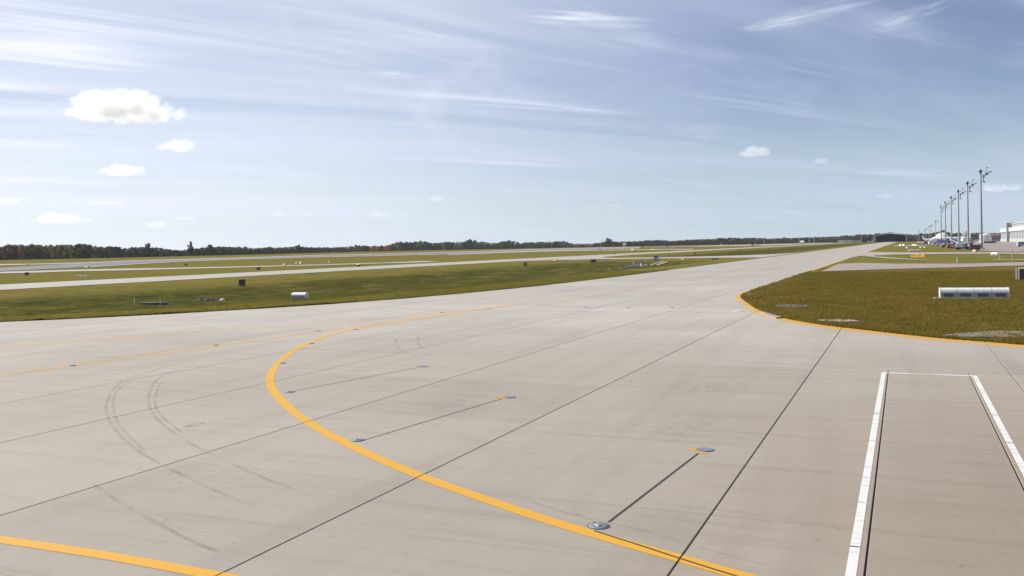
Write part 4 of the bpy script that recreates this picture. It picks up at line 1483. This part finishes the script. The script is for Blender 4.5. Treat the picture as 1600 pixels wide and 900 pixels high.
def veh(kind, label, px, py, rz, mat, mat2=WHITE):
    p = gnd(px, py)
    zz = 0.12
    T = thing(kind, label, {'tow_tractor': 'tractor', 'belt_loader': 'belt loader', 'baggage_cart': 'cart', 'box_truck': 'truck', 'container': 'container', 'passenger_stairs': 'stairs', 'van': 'van', 'car': 'car', 'ground_power_unit': 'power unit'}[kind], (p.x, p.y, zz), rz, 'ground equipment by the masts')
    if kind == 'tow_tractor':
        MB().prism([(-1.9, 0.35), (1.9, 0.35), (1.9, 1.05), (0.5, 1.15), (-1.9, 1.0)], 'y', -0.85, 0.85).build('body', mat, T)
        MB().prism([(-0.9, 1.1), (0.4, 1.12), (0.15, 1.95), (-0.8, 1.95)], 'y', -0.72, 0.72).build('cab', GLASS, T)
        MB().box(-0.9, 0.3, -0.76, 0.76, 1.96, 2.05, 0.02).build('roof', mat2, T)
        wheels(T, (-1.2, 1.2), 0.8)
    elif kind == 'belt_loader':
        MB().prism([(-3.2, 0.4), (2.6, 0.4), (2.6, 0.9), (-3.2, 0.8)], 'y', -0.9, 0.9).build('chassis', mat, T)
        MB().prism([(-4.0, 0.9), (3.8, 2.7), (3.8, 3.0), (-4.0, 1.25)], 'y', -0.45, 0.45).build('belt', DGREY, T)
        for s in (-1, 1):
            MB().prism([(-4.0, 1.0), (3.8, 2.85), (3.8, 3.1), (-4.0, 1.3)], 'y', s * 0.5 - 0.04, s * 0.5 + 0.04).build('side_rail', mat2, T)
        MB().box(-0.6, 0.6, 0.52, 1.0, 0.9, 1.9, 0.05).build('cab', mat2, T)
        wheels(T, (-2.0, 1.8), 0.85)
    elif kind == 'baggage_cart':
        MB().box(-1.5, 1.5, -0.8, 0.8, 0.42, 0.55).build('deck', GREY, T)
        MB().box(-1.45, 1.45, -0.76, 0.76, 0.56, 1.75, 0.03).build('curtain', mat, T)
        MB().prism([(-0.85, 1.76), (0.85, 1.76), (0.6, 2.0), (-0.6, 2.0)], 'x', -1.55, 1.55).build('roof', mat2, T)
        MB().tube((1.5, 0, 0.4), (2.6, 0, 0.3), 0.05, n=6).build('tow_bar', DGREY, T)
        wheels(T, (-1.0, 1.0), 0.7, 0.28)
    elif kind == 'box_truck':
        MB().box(-3.2, 1.4, -1.2, 1.2, 0.95, 3.4, 0.05).build('box', mat, T)
        MB().prism([(1.5, 0.6), (3.2, 0.6), (3.2, 1.5), (2.8, 2.5), (1.5, 2.5)], 'y', -1.1, 1.1).build('cab', mat2, T)
        MB().prism([(2.85, 1.55), (3.23, 1.52), (2.85, 2.4), (2.8, 2.35)], 'y', -0.95, 0.95).build('windscreen', GLASS, T)
        MB().box(-3.1, 3.0, -0.5, 0.5, 0.6, 0.93).build('chassis', DGREY, T)
        wheels(T, (-2.2, 2.2), 1.0, 0.5)
    elif kind == 'container':
        MB().prism([(-0.75, 0.3), (0.75, 0.3), (0.95, 0.8), (0.95, 1.9), (-0.95, 1.9), (-0.95, 0.8)], 'x', -0.8, 0.8).build('shell', mat, T)
        MB().box(-0.75, 0.75, -0.97, -0.955, 0.7, 1.7).build('door', mat2, T)
        MB().box(-0.9, 0.9, -0.8, 0.8, 0.0, 0.28).build('pallet', DGREY, T)
    elif kind == 'passenger_stairs':
        MB().prism([(-3.5, 0.5), (3.0, 3.4), (3.0, 3.0), (-2.8, 0.4)], 'y', -0.7, 0.7).build('flight', mat2, T)
        for s in (-1, 1):
            MB().prism([(-3.5, 0.6), (3.0, 3.5), (3.0, 4.4), (-3.5, 1.5)], 'y', s * 0.75 - 0.04, s * 0.75 + 0.04).build('side_panel', mat, T)
        MB().box(3.0, 4.2, -0.8, 0.8, 3.1, 3.3).build('platform', mat2, T)
        MB().box(-2.6, 3.0, -0.8, 0.8, 0.4, 0.75).build('chassis', mat, T)
        MB().tube((2.6, 0, 0.7), (2.6, 0, 3.1), 0.15, n=6).build('support', LGREY, T)
        wheels(T, (-1.9, 2.2), 0.8, 0.4)
    elif kind in ('van', 'car'):
        k = 1.0 if kind == 'van' else 0.78
        MB().prism([(-2.4, 0.35), (2.4, 0.35), (2.45, 0.95), (1.7, 1.1 * k + 0.05), (1.0, 2.0 * k), (-2.3, 2.05 * k), (-2.4, 0.9)], 'y', -0.92, 0.92).build('body', mat, T)
        for s in (-1, 1):
            MB().prism([(-2.0, 1.2 * k), (1.3, 1.2 * k), (0.9, 1.85 * k), (-2.0, 1.88 * k)], 'y', s * 0.93 - 0.015, s * 0.93 + 0.015).build('side_window', GLASS, T)
        wheels(T, (-1.5, 1.5), 0.85, 0.36)
    elif kind == 'ground_power_unit':
        MB().box(-1.6, 1.6, -0.85, 0.85, 0.45, 1.75, 0.06).build('casing', mat, T)
        MB().box(-1.2, 1.2, -0.87, -0.852, 0.7, 1.5).build('grille', DGREY, T)
        MB().tube((1.6, 0, 0.5), (2.7, 0, 0.35), 0.06, n=6).build('tow_bar', DGREY, T)
        MB().tube((-0.9, 0.3, 1.75), (-0.9, 0.3, 2.2), 0.09, n=8).build('exhaust', BLACK, T)
        wheels(T, (-1.0, 1.0), 0.75, 0.32)
    return T


for args in (
        ('belt_loader', 'blue belt loader with white rails beside the second mast', 1506.5, 390.4, 0.1, BLUE, WHITE),
        ('tow_tractor', 'navy tow tractor partly behind the second mast', 1511, 389.2, 0.4, NAVY, WHITE),
        ('container', 'pale blue container in front of the blue belt loader', 1497.5, 389.6, 0.1, LBLUE, WHITE2),
        ('baggage_cart', 'blue baggage cart behind the pale blue container', 1501, 386.8, 0.3, BLUE, WHITE),
        ('ground_power_unit', 'orange-red power unit between the third mast and the pale container', 1491.5, 388.4, 0.0, ORANGE, WHITE),
        ('ground_power_unit', 'red-orange power unit left of another by the fourth mast', 1486.5, 388.2, 0.1, ORANGE, WHITE),
        ('container', 'white upright container left of the orange power units', 1482.6, 387.6, 0.0, WHITE, WHITE2),
        ('tow_tractor', 'small red tractor near the fifth mast', 1478.0, 386.9, 0.2, REDP, WHITE),
        ('container', 'pale mauve container left of the small red tractor', 1472.8, 385.6, 0.0, LBLUE, WHITE2),
        ('baggage_cart', 'navy baggage cart left of the fifth mast', 1475.4, 384.8, 0.2, NAVY, BLUE),
        ('container', 'second pale mauve container, near the sixth mast', 1465.8, 384.4, 0.0, LBLUE, WHITE2),
        ('box_truck', 'blue box truck parked behind the sixth mast', 1469.5, 382.6, 1.2, BLUE, NAVY),
        ('passenger_stairs', 'navy passenger stairs leaning up behind the fifth mast', 1476.4, 382.4, 0.2, NAVY, BLUE),
        ('box_truck', 'white-cabbed blue truck behind the fourth mast', 1484.5, 384.0, 0.9, NAVY, WHITE),
        ('baggage_cart', 'pale blue cart under the airliner nose', 1492.0, 384.6, 0.3, LBLUE, BLUE),
        ('passenger_stairs', 'blue passenger stairs right of the fourth mast', 1496.5, 384.6, 2.6, BLUE, WHITE2),
        ('van', 'white van left of the equipment, below the dome', 1456.4, 381.8, 0.3, WHITE, WHITE),
        ('container', 'white cabinet at the left end of the equipment', 1449.0, 381.0, 0.0, WHITE2, WHITE),
        ('baggage_cart', 'dark cart by the white cabinet', 1446.2, 381.4, 0.0, NAVY, PURP),
        ('baggage_cart', 'mauve cart between the white van and the pale containers', 1461.4, 382.6, 0.4, PURP, LBLUE),
        ('tow_tractor', 'dark tractor just right of the second mast', 1518.6, 390.2, 0.3, NAVY, BROWNW),
        ('container', 'slim white container right of the second mast', 1516.6, 390.0, 0.0, WHITE, WHITE2),
        ('ground_power_unit', 'dark maroon unit left of the nearest mast', 1523.4, 391.2, 0.1, BROWNW, WHITE),
        ('van', 'mauve van on the apron at the right edge', 1599.0, 385.6, 0.2, LBLUE, WHITE),
        ('car', 'red car in front of the hangar doors', 1589.0, 377.9, 0.3, REDP, WHITE),
        ('car', 'left of three dark cars on the apron right of the nearest mast', 1542.6, 380.4, 0.0, NAVY, WHITE),
        ('car', 'middle one of three dark cars on the apron right of the nearest mast', 1546.8, 380.4, 0.0, NAVY, WHITE),
        ('car', 'right of three dark cars on the apron right of the nearest mast', 1551.0, 380.4, 0.0, NAVY, WHITE)):
    veh(*args)
p = gnd(1362, 379.6)
T = thing('lift_truck', 'white lift truck with raised boom left of the dark shed', 'truck', (xat(1361.5, 1500), 1500, 0.1), 0)
MB().box(-4.2, 3.6, -1.3, 1.3, 1.0, 2.4, 0.05).build('bed', WHITE2, T)
MB().prism([(-5.6, 0.8), (-4.25, 0.8), (-4.25, 3.2), (-5.2, 3.2), (-5.6, 2.2)], 'y', -1.2, 1.2).build('cab', WHITE, T)
MB().tube((1.5, 0, 2.4), (4.6, 0, 9.6), 0.45, 0.35, 8).build('boom', LGREY, T)
MB().tube((4.6, 0, 9.6), (6.8, 0, 1.0), 0.3, 0.25, 8).build('boom', LGREY, T)
wheels(T, (-4.6, -1.0, 2.4), 1.1, 0.6)
for px, yb, lb in ((1176.5, 384.2, 'left of two white cars on the far runway'), (1183.5, 383.4, 'right of two white cars on the far runway'), (1043, 386.9, 'white car on the far runway left of the others'), (1004.5, 387.3, 'leftmost white car on the far runway')):
    veh('car', lb, px, yb, 0.3, WHITE, WHITE)
p = gnd(1127.4, 384.8)
post('white windsock post on the far grass', 1127.4, 384.8, 380.8, 0.5, WHITE)
post('white stub at the far left wood edge', 268, 402.6, 400.2, 0.45, WHITE)


# ------------------------------------------------------------------ trees
def crown_mesh(seed, nl, per, shape):
    """leaf clumps spread through an uneven crown, unit height 1, unit half-width about 0.4"""
    r = random.Random(seed)
    V, Fc = [], []
    lobes = []
    for k in range(nl):
        u = r.random()
        z = 0.16 + 0.80 * u
        wid = {'round': math.sin(math.pi * min(1, 0.12 + 0.86 * u)) ** 0.6, 'tall': 0.62 * math.sin(math.pi * min(1, 0.1 + 0.85 * u)) ** 0.5,
               'cone': 0.95 * (1 - u) ** 0.7 + 0.08, 'broad': 1.15 * math.sin(math.pi * min(1, 0.2 + 0.75 * u)) ** 0.5}[shape]
        a = r.random() * 6.283
        rr = 0.40 * wid * math.sqrt(r.random()) * r.uniform(0.7, 1.15)
        lobes.append((rr * math.cos(a), rr * math.sin(a), z, r.uniform(0.07, 0.13)))
    for (x, y, z, s) in lobes:
        for q in range(per):
            d = Vector((r.gauss(0, 1), r.gauss(0, 1), r.gauss(0, 1))).normalized()
            c = Vector((x, y, z)) + d * s * r.uniform(0.5, 1.05)
            nrm = (d + Vector((r.gauss(0, .5), r.gauss(0, .5), r.gauss(0, .5)))).normalized()
            a = nrm.orthogonal().normalized() * r.uniform(0.022, 0.042)
            b = nrm.cross(a).normalized() * r.uniform(0.022, 0.042)
            i = len(V)
            V += [tuple(c - a - b), tuple(c + a - b), tuple(c + a + b), tuple(c - a + b)]
            Fc.append((i, i + 1, i + 2, i + 3))
    return V, Fc


SHAPES = [crown_mesh(11, 38, 20, 'round'), crown_mesh(12, 34, 20, 'round'), crown_mesh(13, 34, 20, 'broad'), crown_mesh(14, 30, 20, 'tall'), crown_mesh(15, 40, 20, 'broad'), crown_mesh(16, 30, 20, 'cone')]
trunk = MB()
trunk.tube((0, 0, -0.02), (0.01, 0, 0.3), 0.026, 0.018, 7, False)
trunk.tube((0.01, 0, 0.3), (0.0, 0.02, 0.72), 0.018, 0.006, 7, False)
for a, z in ((0.3, 0.28), (1.8, 0.36), (3.3, 0.33), (4.6, 0.45), (5.5, 0.4)):
    trunk.tube((0, 0, z), (0.19 * math.cos(a), 0.19 * math.sin(a), z + 0.22), 0.011, 0.004, 5, False)
TRUNK = trunk.mesh('trunk', BARK)
CROWN = {}
for si, (V, Fc) in enumerate(SHAPES):
    for cn, mt in LEAF.items():
        mb = MB()
        mb.v, mb.f = V, Fc
        CROWN[si, cn] = mb.mesh('crown', mt)


def tree_dist(px):
    v = lerp_tab([(-60, 5.5), (0, 5.5), (180, 5.4), (300, 4.7), (400, 4.3), (500, 3.4), (600, 2.9), (800, 2.75), (1100, 2.7), (1350, 2.75), (1420, 3.0), (1700, 3.2)], px)
    return F * EYE / v


def tree_pos(px, dd=0.0):
    v = ray(px, HOR0 - HSL * px)
    h = math.hypot(v.x, v.y)
    # distance measured along the optical axis
    ax = ray(PCX, HOR0 - HSL * PCX)
    axn = Vector((ax.x, ax.y)).normalized()
    k = (tree_dist(px) + dd) / (axn.dot(Vector((v.x, v.y))))
    return v.x * k, v.y * k


SKY = [(-60, 383), (0, 383), (30, 382), (50, 380.5), (62, 382), (75, 382.5), (100, 382), (125, 380.5), (138, 382), (150, 384), (175, 385), (200, 386), (215, 385.5), (230, 384.5), (250, 387), (275, 390.5), (290, 390), (310, 387.5),
       (328, 384.5), (345, 385), (370, 385), (400, 387.3), (420, 385.5), (440, 387), (465, 384), (490, 386), (520, 386), (540, 385), (560, 382.5), (580, 384), (600, 384), (612, 381), (625, 376.5), (640, 378),
       (660, 375.5), (675, 379.5), (690, 378), (720, 377.5), (733, 374.5), (755, 377.5), (775, 379), (790, 375.8), (800, 375), (815, 379.5), (830, 378), (860, 377.5), (880, 376), (895, 380), (920, 381), (935, 379),
       (951, 376), (965, 377), (985, 377), (1000, 376), (1015, 375), (1030, 374.5), (1050, 376), (1075, 374), (1100, 373), (1140, 371.3), (1180, 371), (1200, 372.3), (1230, 371), (1260, 370.5), (1300, 369.3), (1330, 367),
       (1350, 365.5), (1380, 364), (1400, 364.5), (1430, 365.5), (1445, 364.5), (1460, 362.5), (1475, 360.5), (1490, 363), (1510, 363.5), (1530, 363), (1560, 363.3), (1600, 363), (1700, 363)]
PAL = [(-60, ['rust', 'brown', 'rust', 'olive', 'dark']), (68, ['rust', 'dark', 'olive', 'brown', 'gold']), (105, ['dark', 'olive', 'gold', 'dark']), (150, ['dark', 'grey', 'brown', 'dark']), (230, ['dark', 'grey', 'brown', 'grey']),
       (280, ['dark', 'olive', 'grey', 'dark']), (365, ['dark', 'dark', 'olive', 'brown']), (520, ['grey', 'olive', 'dark', 'brown']), (577, ['orange', 'rust']), (608, ['dark', 'olive', 'gold', 'grey', 'brown']),
       (760, ['dark', 'dark', 'olive', 'grey']), (1000, ['dark', 'dark', 'grey', 'brown']), (1290, ['dark', 'grey', 'brown', 'brown']), (1480, ['rust', 'brown', 'dark', 'brown']), (1700, ['brown'])]
SECT = [(-99, 'the tall autumn wood at the left edge'), (150, 'the wood beside the left autumn trees'), (280, 'the belt round the lone tall tree'), (410, 'the belt left of the orange trees'),
        (577, 'the short orange clump in the far treeline'), (610, 'the treeline just right of the orange clump'), (830, 'the treeline around the farmhouse'), (1000, 'the long dark wood right of centre'),
        (1290, 'the wood behind the dark open shed'), (1425, 'the autumn wood behind the masts and hangar')]
CN = {'dark': 'dark green', 'olive': 'olive green', 'grey': 'greyish green', 'brown': 'brownish', 'rust': 'rust red', 'orange': 'bright orange', 'gold': 'yellow-green'}


ORD = {}


def nth(key):
    ORD[key] = n = ORD.get(key, 0) + 1
    w = ['', 'first', 'second', 'third', 'fourth', 'fifth', 'sixth', 'seventh', 'eighth', 'ninth', 'tenth']
    return w[n] if n <= 10 else str(n) + ('st' if n % 10 == 1 and n != 11 else 'nd' if n % 10 == 2 and n != 12 else 'rd' if n % 10 == 3 and n != 13 else 'th')


def pick(tab, x):
    out = tab[0][1]
    for a, v in tab:
        if x >= a:
            out = v
    return out


def tree(px, top, colour, si, label=None, dd=0.0, wide=1.0, name='tree'):
    x, y = tree_pos(px, dd)
    h = ztop(px, top, (x, y))
    sec = pick(SECT, px)
    lb = label or f'{nth((colour, sec))} {CN[colour]} tree from the left in {sec}'
    t = thing(name, lb, 'tree', (x, y, 0.0), rnd.random() * 6.28, None if label else 'far treeline')
    t.scale = (h * wide, h * wide, h)
    link('trunk', TRUNK, t)
    link('crown', CROWN[si, colour], t)
    return t


px = -14.0
while px < 1608:
    if not (1558 < px and False):
        top = lerp_tab(SKY, px)
        pal = pick(PAL, px)
        far = tree_dist(px) > 1700
        cset = pal[rnd.randrange(len(pal))]
        si = rnd.choice([0, 1, 2, 4, 0, 2])
        base = HOR0 - HSL * px + F * EYE / tree_dist(px)
        hpx = base - top
        tree(px, top + abs(rnd.gauss(0, 0.10)) * hpx * 1.3, cset, si, dd=rnd.uniform(-20, 40), wide=rnd.uniform(0.85, 1.2))
    px += hpx * rnd.uniform(0.36, 0.52) if hpx < 14 else hpx * rnd.uniform(0.30, 0.42)
# single trees that stand out
for a in ((298, 378.2, 'grey', 3, 'tall slim lone tree rising above the low belt', 0, 1.0), (231, 379.8, 'grey', 0, 'grey-green tree poking out above the left wood', 60, 0.9),
          (328, 382.2, 'dark', 1, 'rounded dark tree right of the tall slim one', 0, 1.1), (384, 385.0, 'rust', 0, 'single reddish tree in the low dark belt', -20, 1.0), (465.5, 382.2, 'dark', 2, 'dark round tree standing up from the low belt', 0, 1.1),
          (951, 371.8, 'dark', 2, 'big dome-shaped dark tree above the far treeline', -10, 1.3), (733.5, 373.8, 'dark', 0, 'tall dark tree right of the orange clump', 0, 1.2), (583.5, 383.4, 'orange', 2, 'brightest orange tree at the left of the orange clump', -40, 1.2),
          (596, 383.8, 'rust', 4, 'rust tree beside the brightest orange one', -40, 1.2), (604, 383.6, 'orange', 0, 'orange-brown tree at the right end of the orange clump', -30, 1.0), (1473, 360.2, 'dark', 4, 'dark tree hump above the white dome', 0, 1.2)):
    tree(a[0], a[1], a[2], a[3], a[4], a[5], a[6])

# the wood behind the front row, one mass
bv, bf, bm_ = [], [], []
wr = random.Random(21)
names = list(LEAF)
lite = [crown_mesh(31 + k, 22, 9, s) for k, s in enumerate(('round', 'broad', 'broad', 'round'))]
acc = {c: MB() for c in names}
for row in range(3):
    px = -50.0
    while px < 1660:
        top = lerp_tab(SKY, px)
        d = tree_dist(px)
        base = HOR0 - HSL * px + F * EYE / d
        hpx = base - top
        x, y = tree_pos(px, 45 + 40 * row + wr.uniform(-15, 15))
        h = ztop(px, top + hpx * wr.uniform(0.02, 0.16), (x, y))
        cset = wr.choice(pick(PAL, px))
        if cset == 'orange':
            cset = 'brown'
        V, Fc = lite[wr.randrange(4)]
        w = h * wr.uniform(1.0, 1.5)
        an = wr.random() * 6.28
        ca, sa = math.cos(an) * w, math.sin(an) * w
        mb = acc[cset]
        i0 = len(mb.v)
        mb.v += [(x + vx * ca - vy * sa, y + vx * sa + vy * ca, vz * h) for vx, vy, vz in V]
        mb.f += [tuple(i0 + k for k in f) for f in Fc]
        px += hpx * 0.5
for cset, mb in acc.items():
    if mb.v:
        tag(mb.build('woodland', LEAF[cset]), CN[cset] + ' trees massed behind the front row of the woods', 'woodland', None, 'stuff')
# dark undergrowth along the foot of the wood
us = MB()
px = -40.0
while px < 1640:
    d = tree_dist(px)
    for q in range(7):
        x, y = tree_pos(px + wr.uniform(-2, 2), wr.uniform(15, 60))
        z = abs(wr.gauss(0, 2.6))
        s = wr.uniform(0.8, 1.9)
        n = Vector((wr.gauss(0, 1), wr.gauss(0, 1) - 1, wr.gauss(0, 0.6))).normalized()
        a = n.orthogonal().normalized() * s
        b = n.cross(a).normalized() * s
        c = Vector((x, y, z))
        us.quadpoly([c - a - b, c + a - b, c + a + b, c - a + b])
    px += 1.0
tag(us.build('undergrowth', LEAF['dark']), 'dark undergrowth along the foot of the far woods', 'undergrowth', None, 'stuff')

# ------------------------------------------------------------------ fair-weather clouds
def cirrus_mat():
    m = bpy.data.materials.new('cirrus_ice')
    m.use_nodes = True
    m.node_tree.nodes.remove(m.node_tree.nodes['Principled BSDF'])
    t = NT(m.node_tree)
    oc = t.n('ShaderNodeTexCoord').outputs['Object']
    inf = t.n('ShaderNodeObjectInfo')
    r = t.vmath('LENGTH', oc)
    wv = t.scale(oc, (1.6, 1.2, 2.2), (0, 0.25, 0))
    n1 = t.noise(wv, 1.0, 6, 0.62, 0.5, '4D', t.math('MULTIPLY', inf.outputs['Random'], 30.0))
    d = t.math('MULTIPLY', t.ramp(r, 1.0, 0.05), t.ramp(n1, 0.40, 0.75))
    pv = t.n('ShaderNodeVolumePrincipled')
    pv.inputs['Color'].default_value = (0.995, 0.995, 0.998, 1)
    pv.inputs['Anisotropy'].default_value = 0.4
    sc_ = t.n('ShaderNodeSeparateColor')
    t.l(inf.outputs['Color'], sc_.inputs[0])
    t.l(t.math('MULTIPLY', d, t.math('MULTIPLY', sc_.outputs[0], 0.042)), pv.inputs['Density'])
    t.l(pv.outputs[0], m.node_tree.nodes['Material Output'].inputs['Volume'])
    return m


def cloud_mat():
    m = bpy.data.materials.new('cloud_vapour')
    m.use_nodes = True
    m.node_tree.nodes.remove(m.node_tree.nodes['Principled BSDF'])
    t = NT(m.node_tree)
    out = m.node_tree.nodes['Material Output']
    oc = t.n('ShaderNodeTexCoord').outputs['Object']
    ran = t.n('ShaderNodeObjectInfo').outputs['Random']
    col = t.n('ShaderNodeObjectInfo').outputs['Color']
    pos = t.n('ShaderNodeNewGeometry').outputs['Position']
    n1 = t.noise(pos, 1 / 190.0, 7, 0.66, 0.0, '4D', t.math('MULTIPLY', ran, 40.0))
    sp = t.n('ShaderNodeSeparateXYZ')
    t.l(oc, sp.inputs[0])
    flat = t.math('MULTIPLY', t.math('MINIMUM', sp.outputs[2], 0.0), 1.2)          # flatter underneath
    cb = t.n('ShaderNodeCombineXYZ')
    t.l(sp.outputs[0], cb.inputs[0])
    t.l(sp.outputs[1], cb.inputs[1])
    t.l(t.math('ADD', sp.outputs[2], flat), cb.inputs[2])
    r = t.vmath('LENGTH', cb.outputs[0])
    body = t.math('SUBTRACT', 0.72, r)
    n2 = t.noise(pos, 1 / 55.0, 5, 0.6, 0.0)
    d = t.math('ADD', body, t.math('MULTIPLY', t.math('SUBTRACT', n1, 0.5), 3.0))
    d = t.math('ADD', d, t.math('MULTIPLY', t.math('SUBTRACT', n2, 0.5), 1.3))
    d = t.ramp(d, 0.0, 0.22)
    edge = t.ramp(r, 1.0, 0.8)
    pv = t.n('ShaderNodeVolumePrincipled')
    pv.inputs['Color'].default_value = (0.995, 0.995, 0.998, 1)
    pv.inputs['Anisotropy'].default_value = 0.35
    sc_ = t.n('ShaderNodeSeparateColor')
    t.l(col, sc_.inputs[0])
    t.l(t.math('MULTIPLY', t.math('MULTIPLY', d, edge), t.math('MULTIPLY', sc_.outputs[0], 0.011)), pv.inputs['Density'])
    t.l(pv.outputs[0], out.inputs['Volume'])
    return m


CLOUD = cloud_mat()
cm = MB()
import bmesh
bmx = bmesh.new()
bmesh.ops.create_icosphere(bmx, subdivisions=3, radius=1.0)
cloud_me = bpy.data.meshes.new('cloud')
bmx.to_mesh(cloud_me)
bmx.free()
cloud_me.materials.append(CLOUD)
cirrus_me = cloud_me.copy()
cirrus_me.materials[0] = cirrus_mat()
CL = [(190, 176, 205, 78, 6500, 0.95, 'largest white cumulus cloud, upper left sky'), (278, 230, 78, 40, 6800, 0.41, 'smaller cumulus just right below the largest cloud'), (192, 269, 84, 32, 8000, 0.35, 'low flat cumulus below the largest cloud'),
      (1181, 240, 66, 32, 7500, 0.41, 'small puffy cloud right of centre'), (1284, 252, 36, 24, 7800, 0.35, 'tiny round cloud right of the small puffy one'), (1566, 295, 76, 26, 8500, 0.41, 'cloud just right of the tallest mast top'),
      (1381, 308, 44, 22, 9000, 0.14, 'faint small cloud left of the mast row'), (686, 311, 46, 20, 9500, 0.11, 'faint grey wisp low over the centre left trees'), (1233, 316, 32, 16, 9500, 0.10, 'faint tiny cloud low over the right wood'),
      (92, 344, 120, 30, 11000, 0.10, 'long faint cloud low over the left autumn wood'), (165, 318, 60, 16, 11000, 0.08, 'faint streak cloud above the long low one at left'), (20, 315, 50, 18, 11000, 0.11, 'small faint cloud at the left edge'),
      (242, 354, 60, 22, 12000, 0.10, 'low faint cloud over the lone tall tree'), (290, 342, 50, 18, 12000, 0.10, 'faint low cloud right of another over the low belt'), (437, 335, 30, 14, 12000, 0.11, 'left of two tiny clouds low over the left treeline'),
      (484, 336, 28, 12, 12000, 0.11, 'right of two tiny clouds low over the left treeline'), (590, 337, 70, 20, 12000, 0.07, 'very faint broad cloud low left of centre'), (1340, 106, 34, 14, 6500, 0.07, 'tiny thin cloud high at right'),
      (1098, 215, 36, 14, 8000, 0.08, 'thin wisp above left of the small puffy cloud'), (960, 322, 44, 16, 11000, 0.07, 'very faint cloud low over the farmhouse')]
for k, (px, py, wpx, hpx, D, dens, lb) in enumerate(CL):
    v = ray(px, py).normalized()
    o = link('cloud', cloud_me)
    o.location = Vector((0, 0, EYE)) + v * D
    s = D / F * 0.9
    o.scale = (wpx / 2 * s, wpx / 2 * s * 0.8, hpx / 2 * s)
    o.rotation_euler = (0, 0, math.atan2(v.y, v.x) - math.pi / 2)
    o.color = (dens, 1, 1, 1)
    tag(o, lb, 'cloud', 'fair-weather clouds')

for k, (px, py, wpx, hpx, tilt, dens, lb) in enumerate((
        (905, 30, 300, 34, -3, 0.40, 'bright narrow cirrus streak at the top, right of centre'), (607, 117, 150, 16, -2, 0.40, 'short cirrus streak in the upper middle'),
        (780, 160, 640, 26, -4.5, 0.25, 'long thin cirrus line across the middle of the sky'), (1425, 271, 220, 16, 0, 0.30, 'flat cirrus streak left of the tallest mast top'),
        (1265, 22, 240, 34, 14, 0.40, 'rising cirrus streak at the top right'), (1185, 42, 90, 16, 9, 0.40, 'small rising wisp left of the top right streak'), (1420, 26, 160, 30, 22, 0.25, 'steep faint cirrus wisp near the top right corner'))):
    v = ray(px, py).normalized()
    D = 9000.0
    o = link('cirrus', cirrus_me)
    s = D / F * 0.95
    rt = (RC @ Vector((1, 0, 0)))
    rt = (rt - v * rt.dot(v)).normalized()
    up_ = rt.cross(v).normalized()
    ta = math.radians(tilt)
    ex = rt * math.cos(ta) + up_ * math.sin(ta)
    ez = up_ * math.cos(ta) - rt * math.sin(ta)
    M = Matrix((ex, v, ez)).transposed().to_4x4()
    o.matrix_world = Matrix.Translation(Vector((0, 0, EYE)) + v * D) @ M @ Matrix.Diagonal((wpx / 2 * s, hpx / 2 * s, hpx / 2 * s, 1))
    o.color = (dens, 1, 1, 1)
    tag(o, lb, 'cloud', 'cirrus streaks')

# ------------------------------------------------------------------ the air over the airfield
hm = bpy.data.materials.new('haze_air')
hm.use_nodes = True
hm.node_tree.nodes.remove(hm.node_tree.nodes['Principled BSDF'])
hv = hm.node_tree.nodes.new('ShaderNodeVolumePrincipled')
hv.inputs['Color'].default_value = (0.80, 0.88, 1.0, 1)
hv.inputs['Density'].default_value = 0.00003
hv.inputs['Anisotropy'].default_value = 0.2
hm.node_tree.links.new(hv.outputs[0], hm.node_tree.nodes['Material Output'].inputs['Volume'])
haze = MB().box(-7500, 7500, -400, 7600, -3.0, 36.0).build('haze', hm)
tag(haze, kind='stuff')
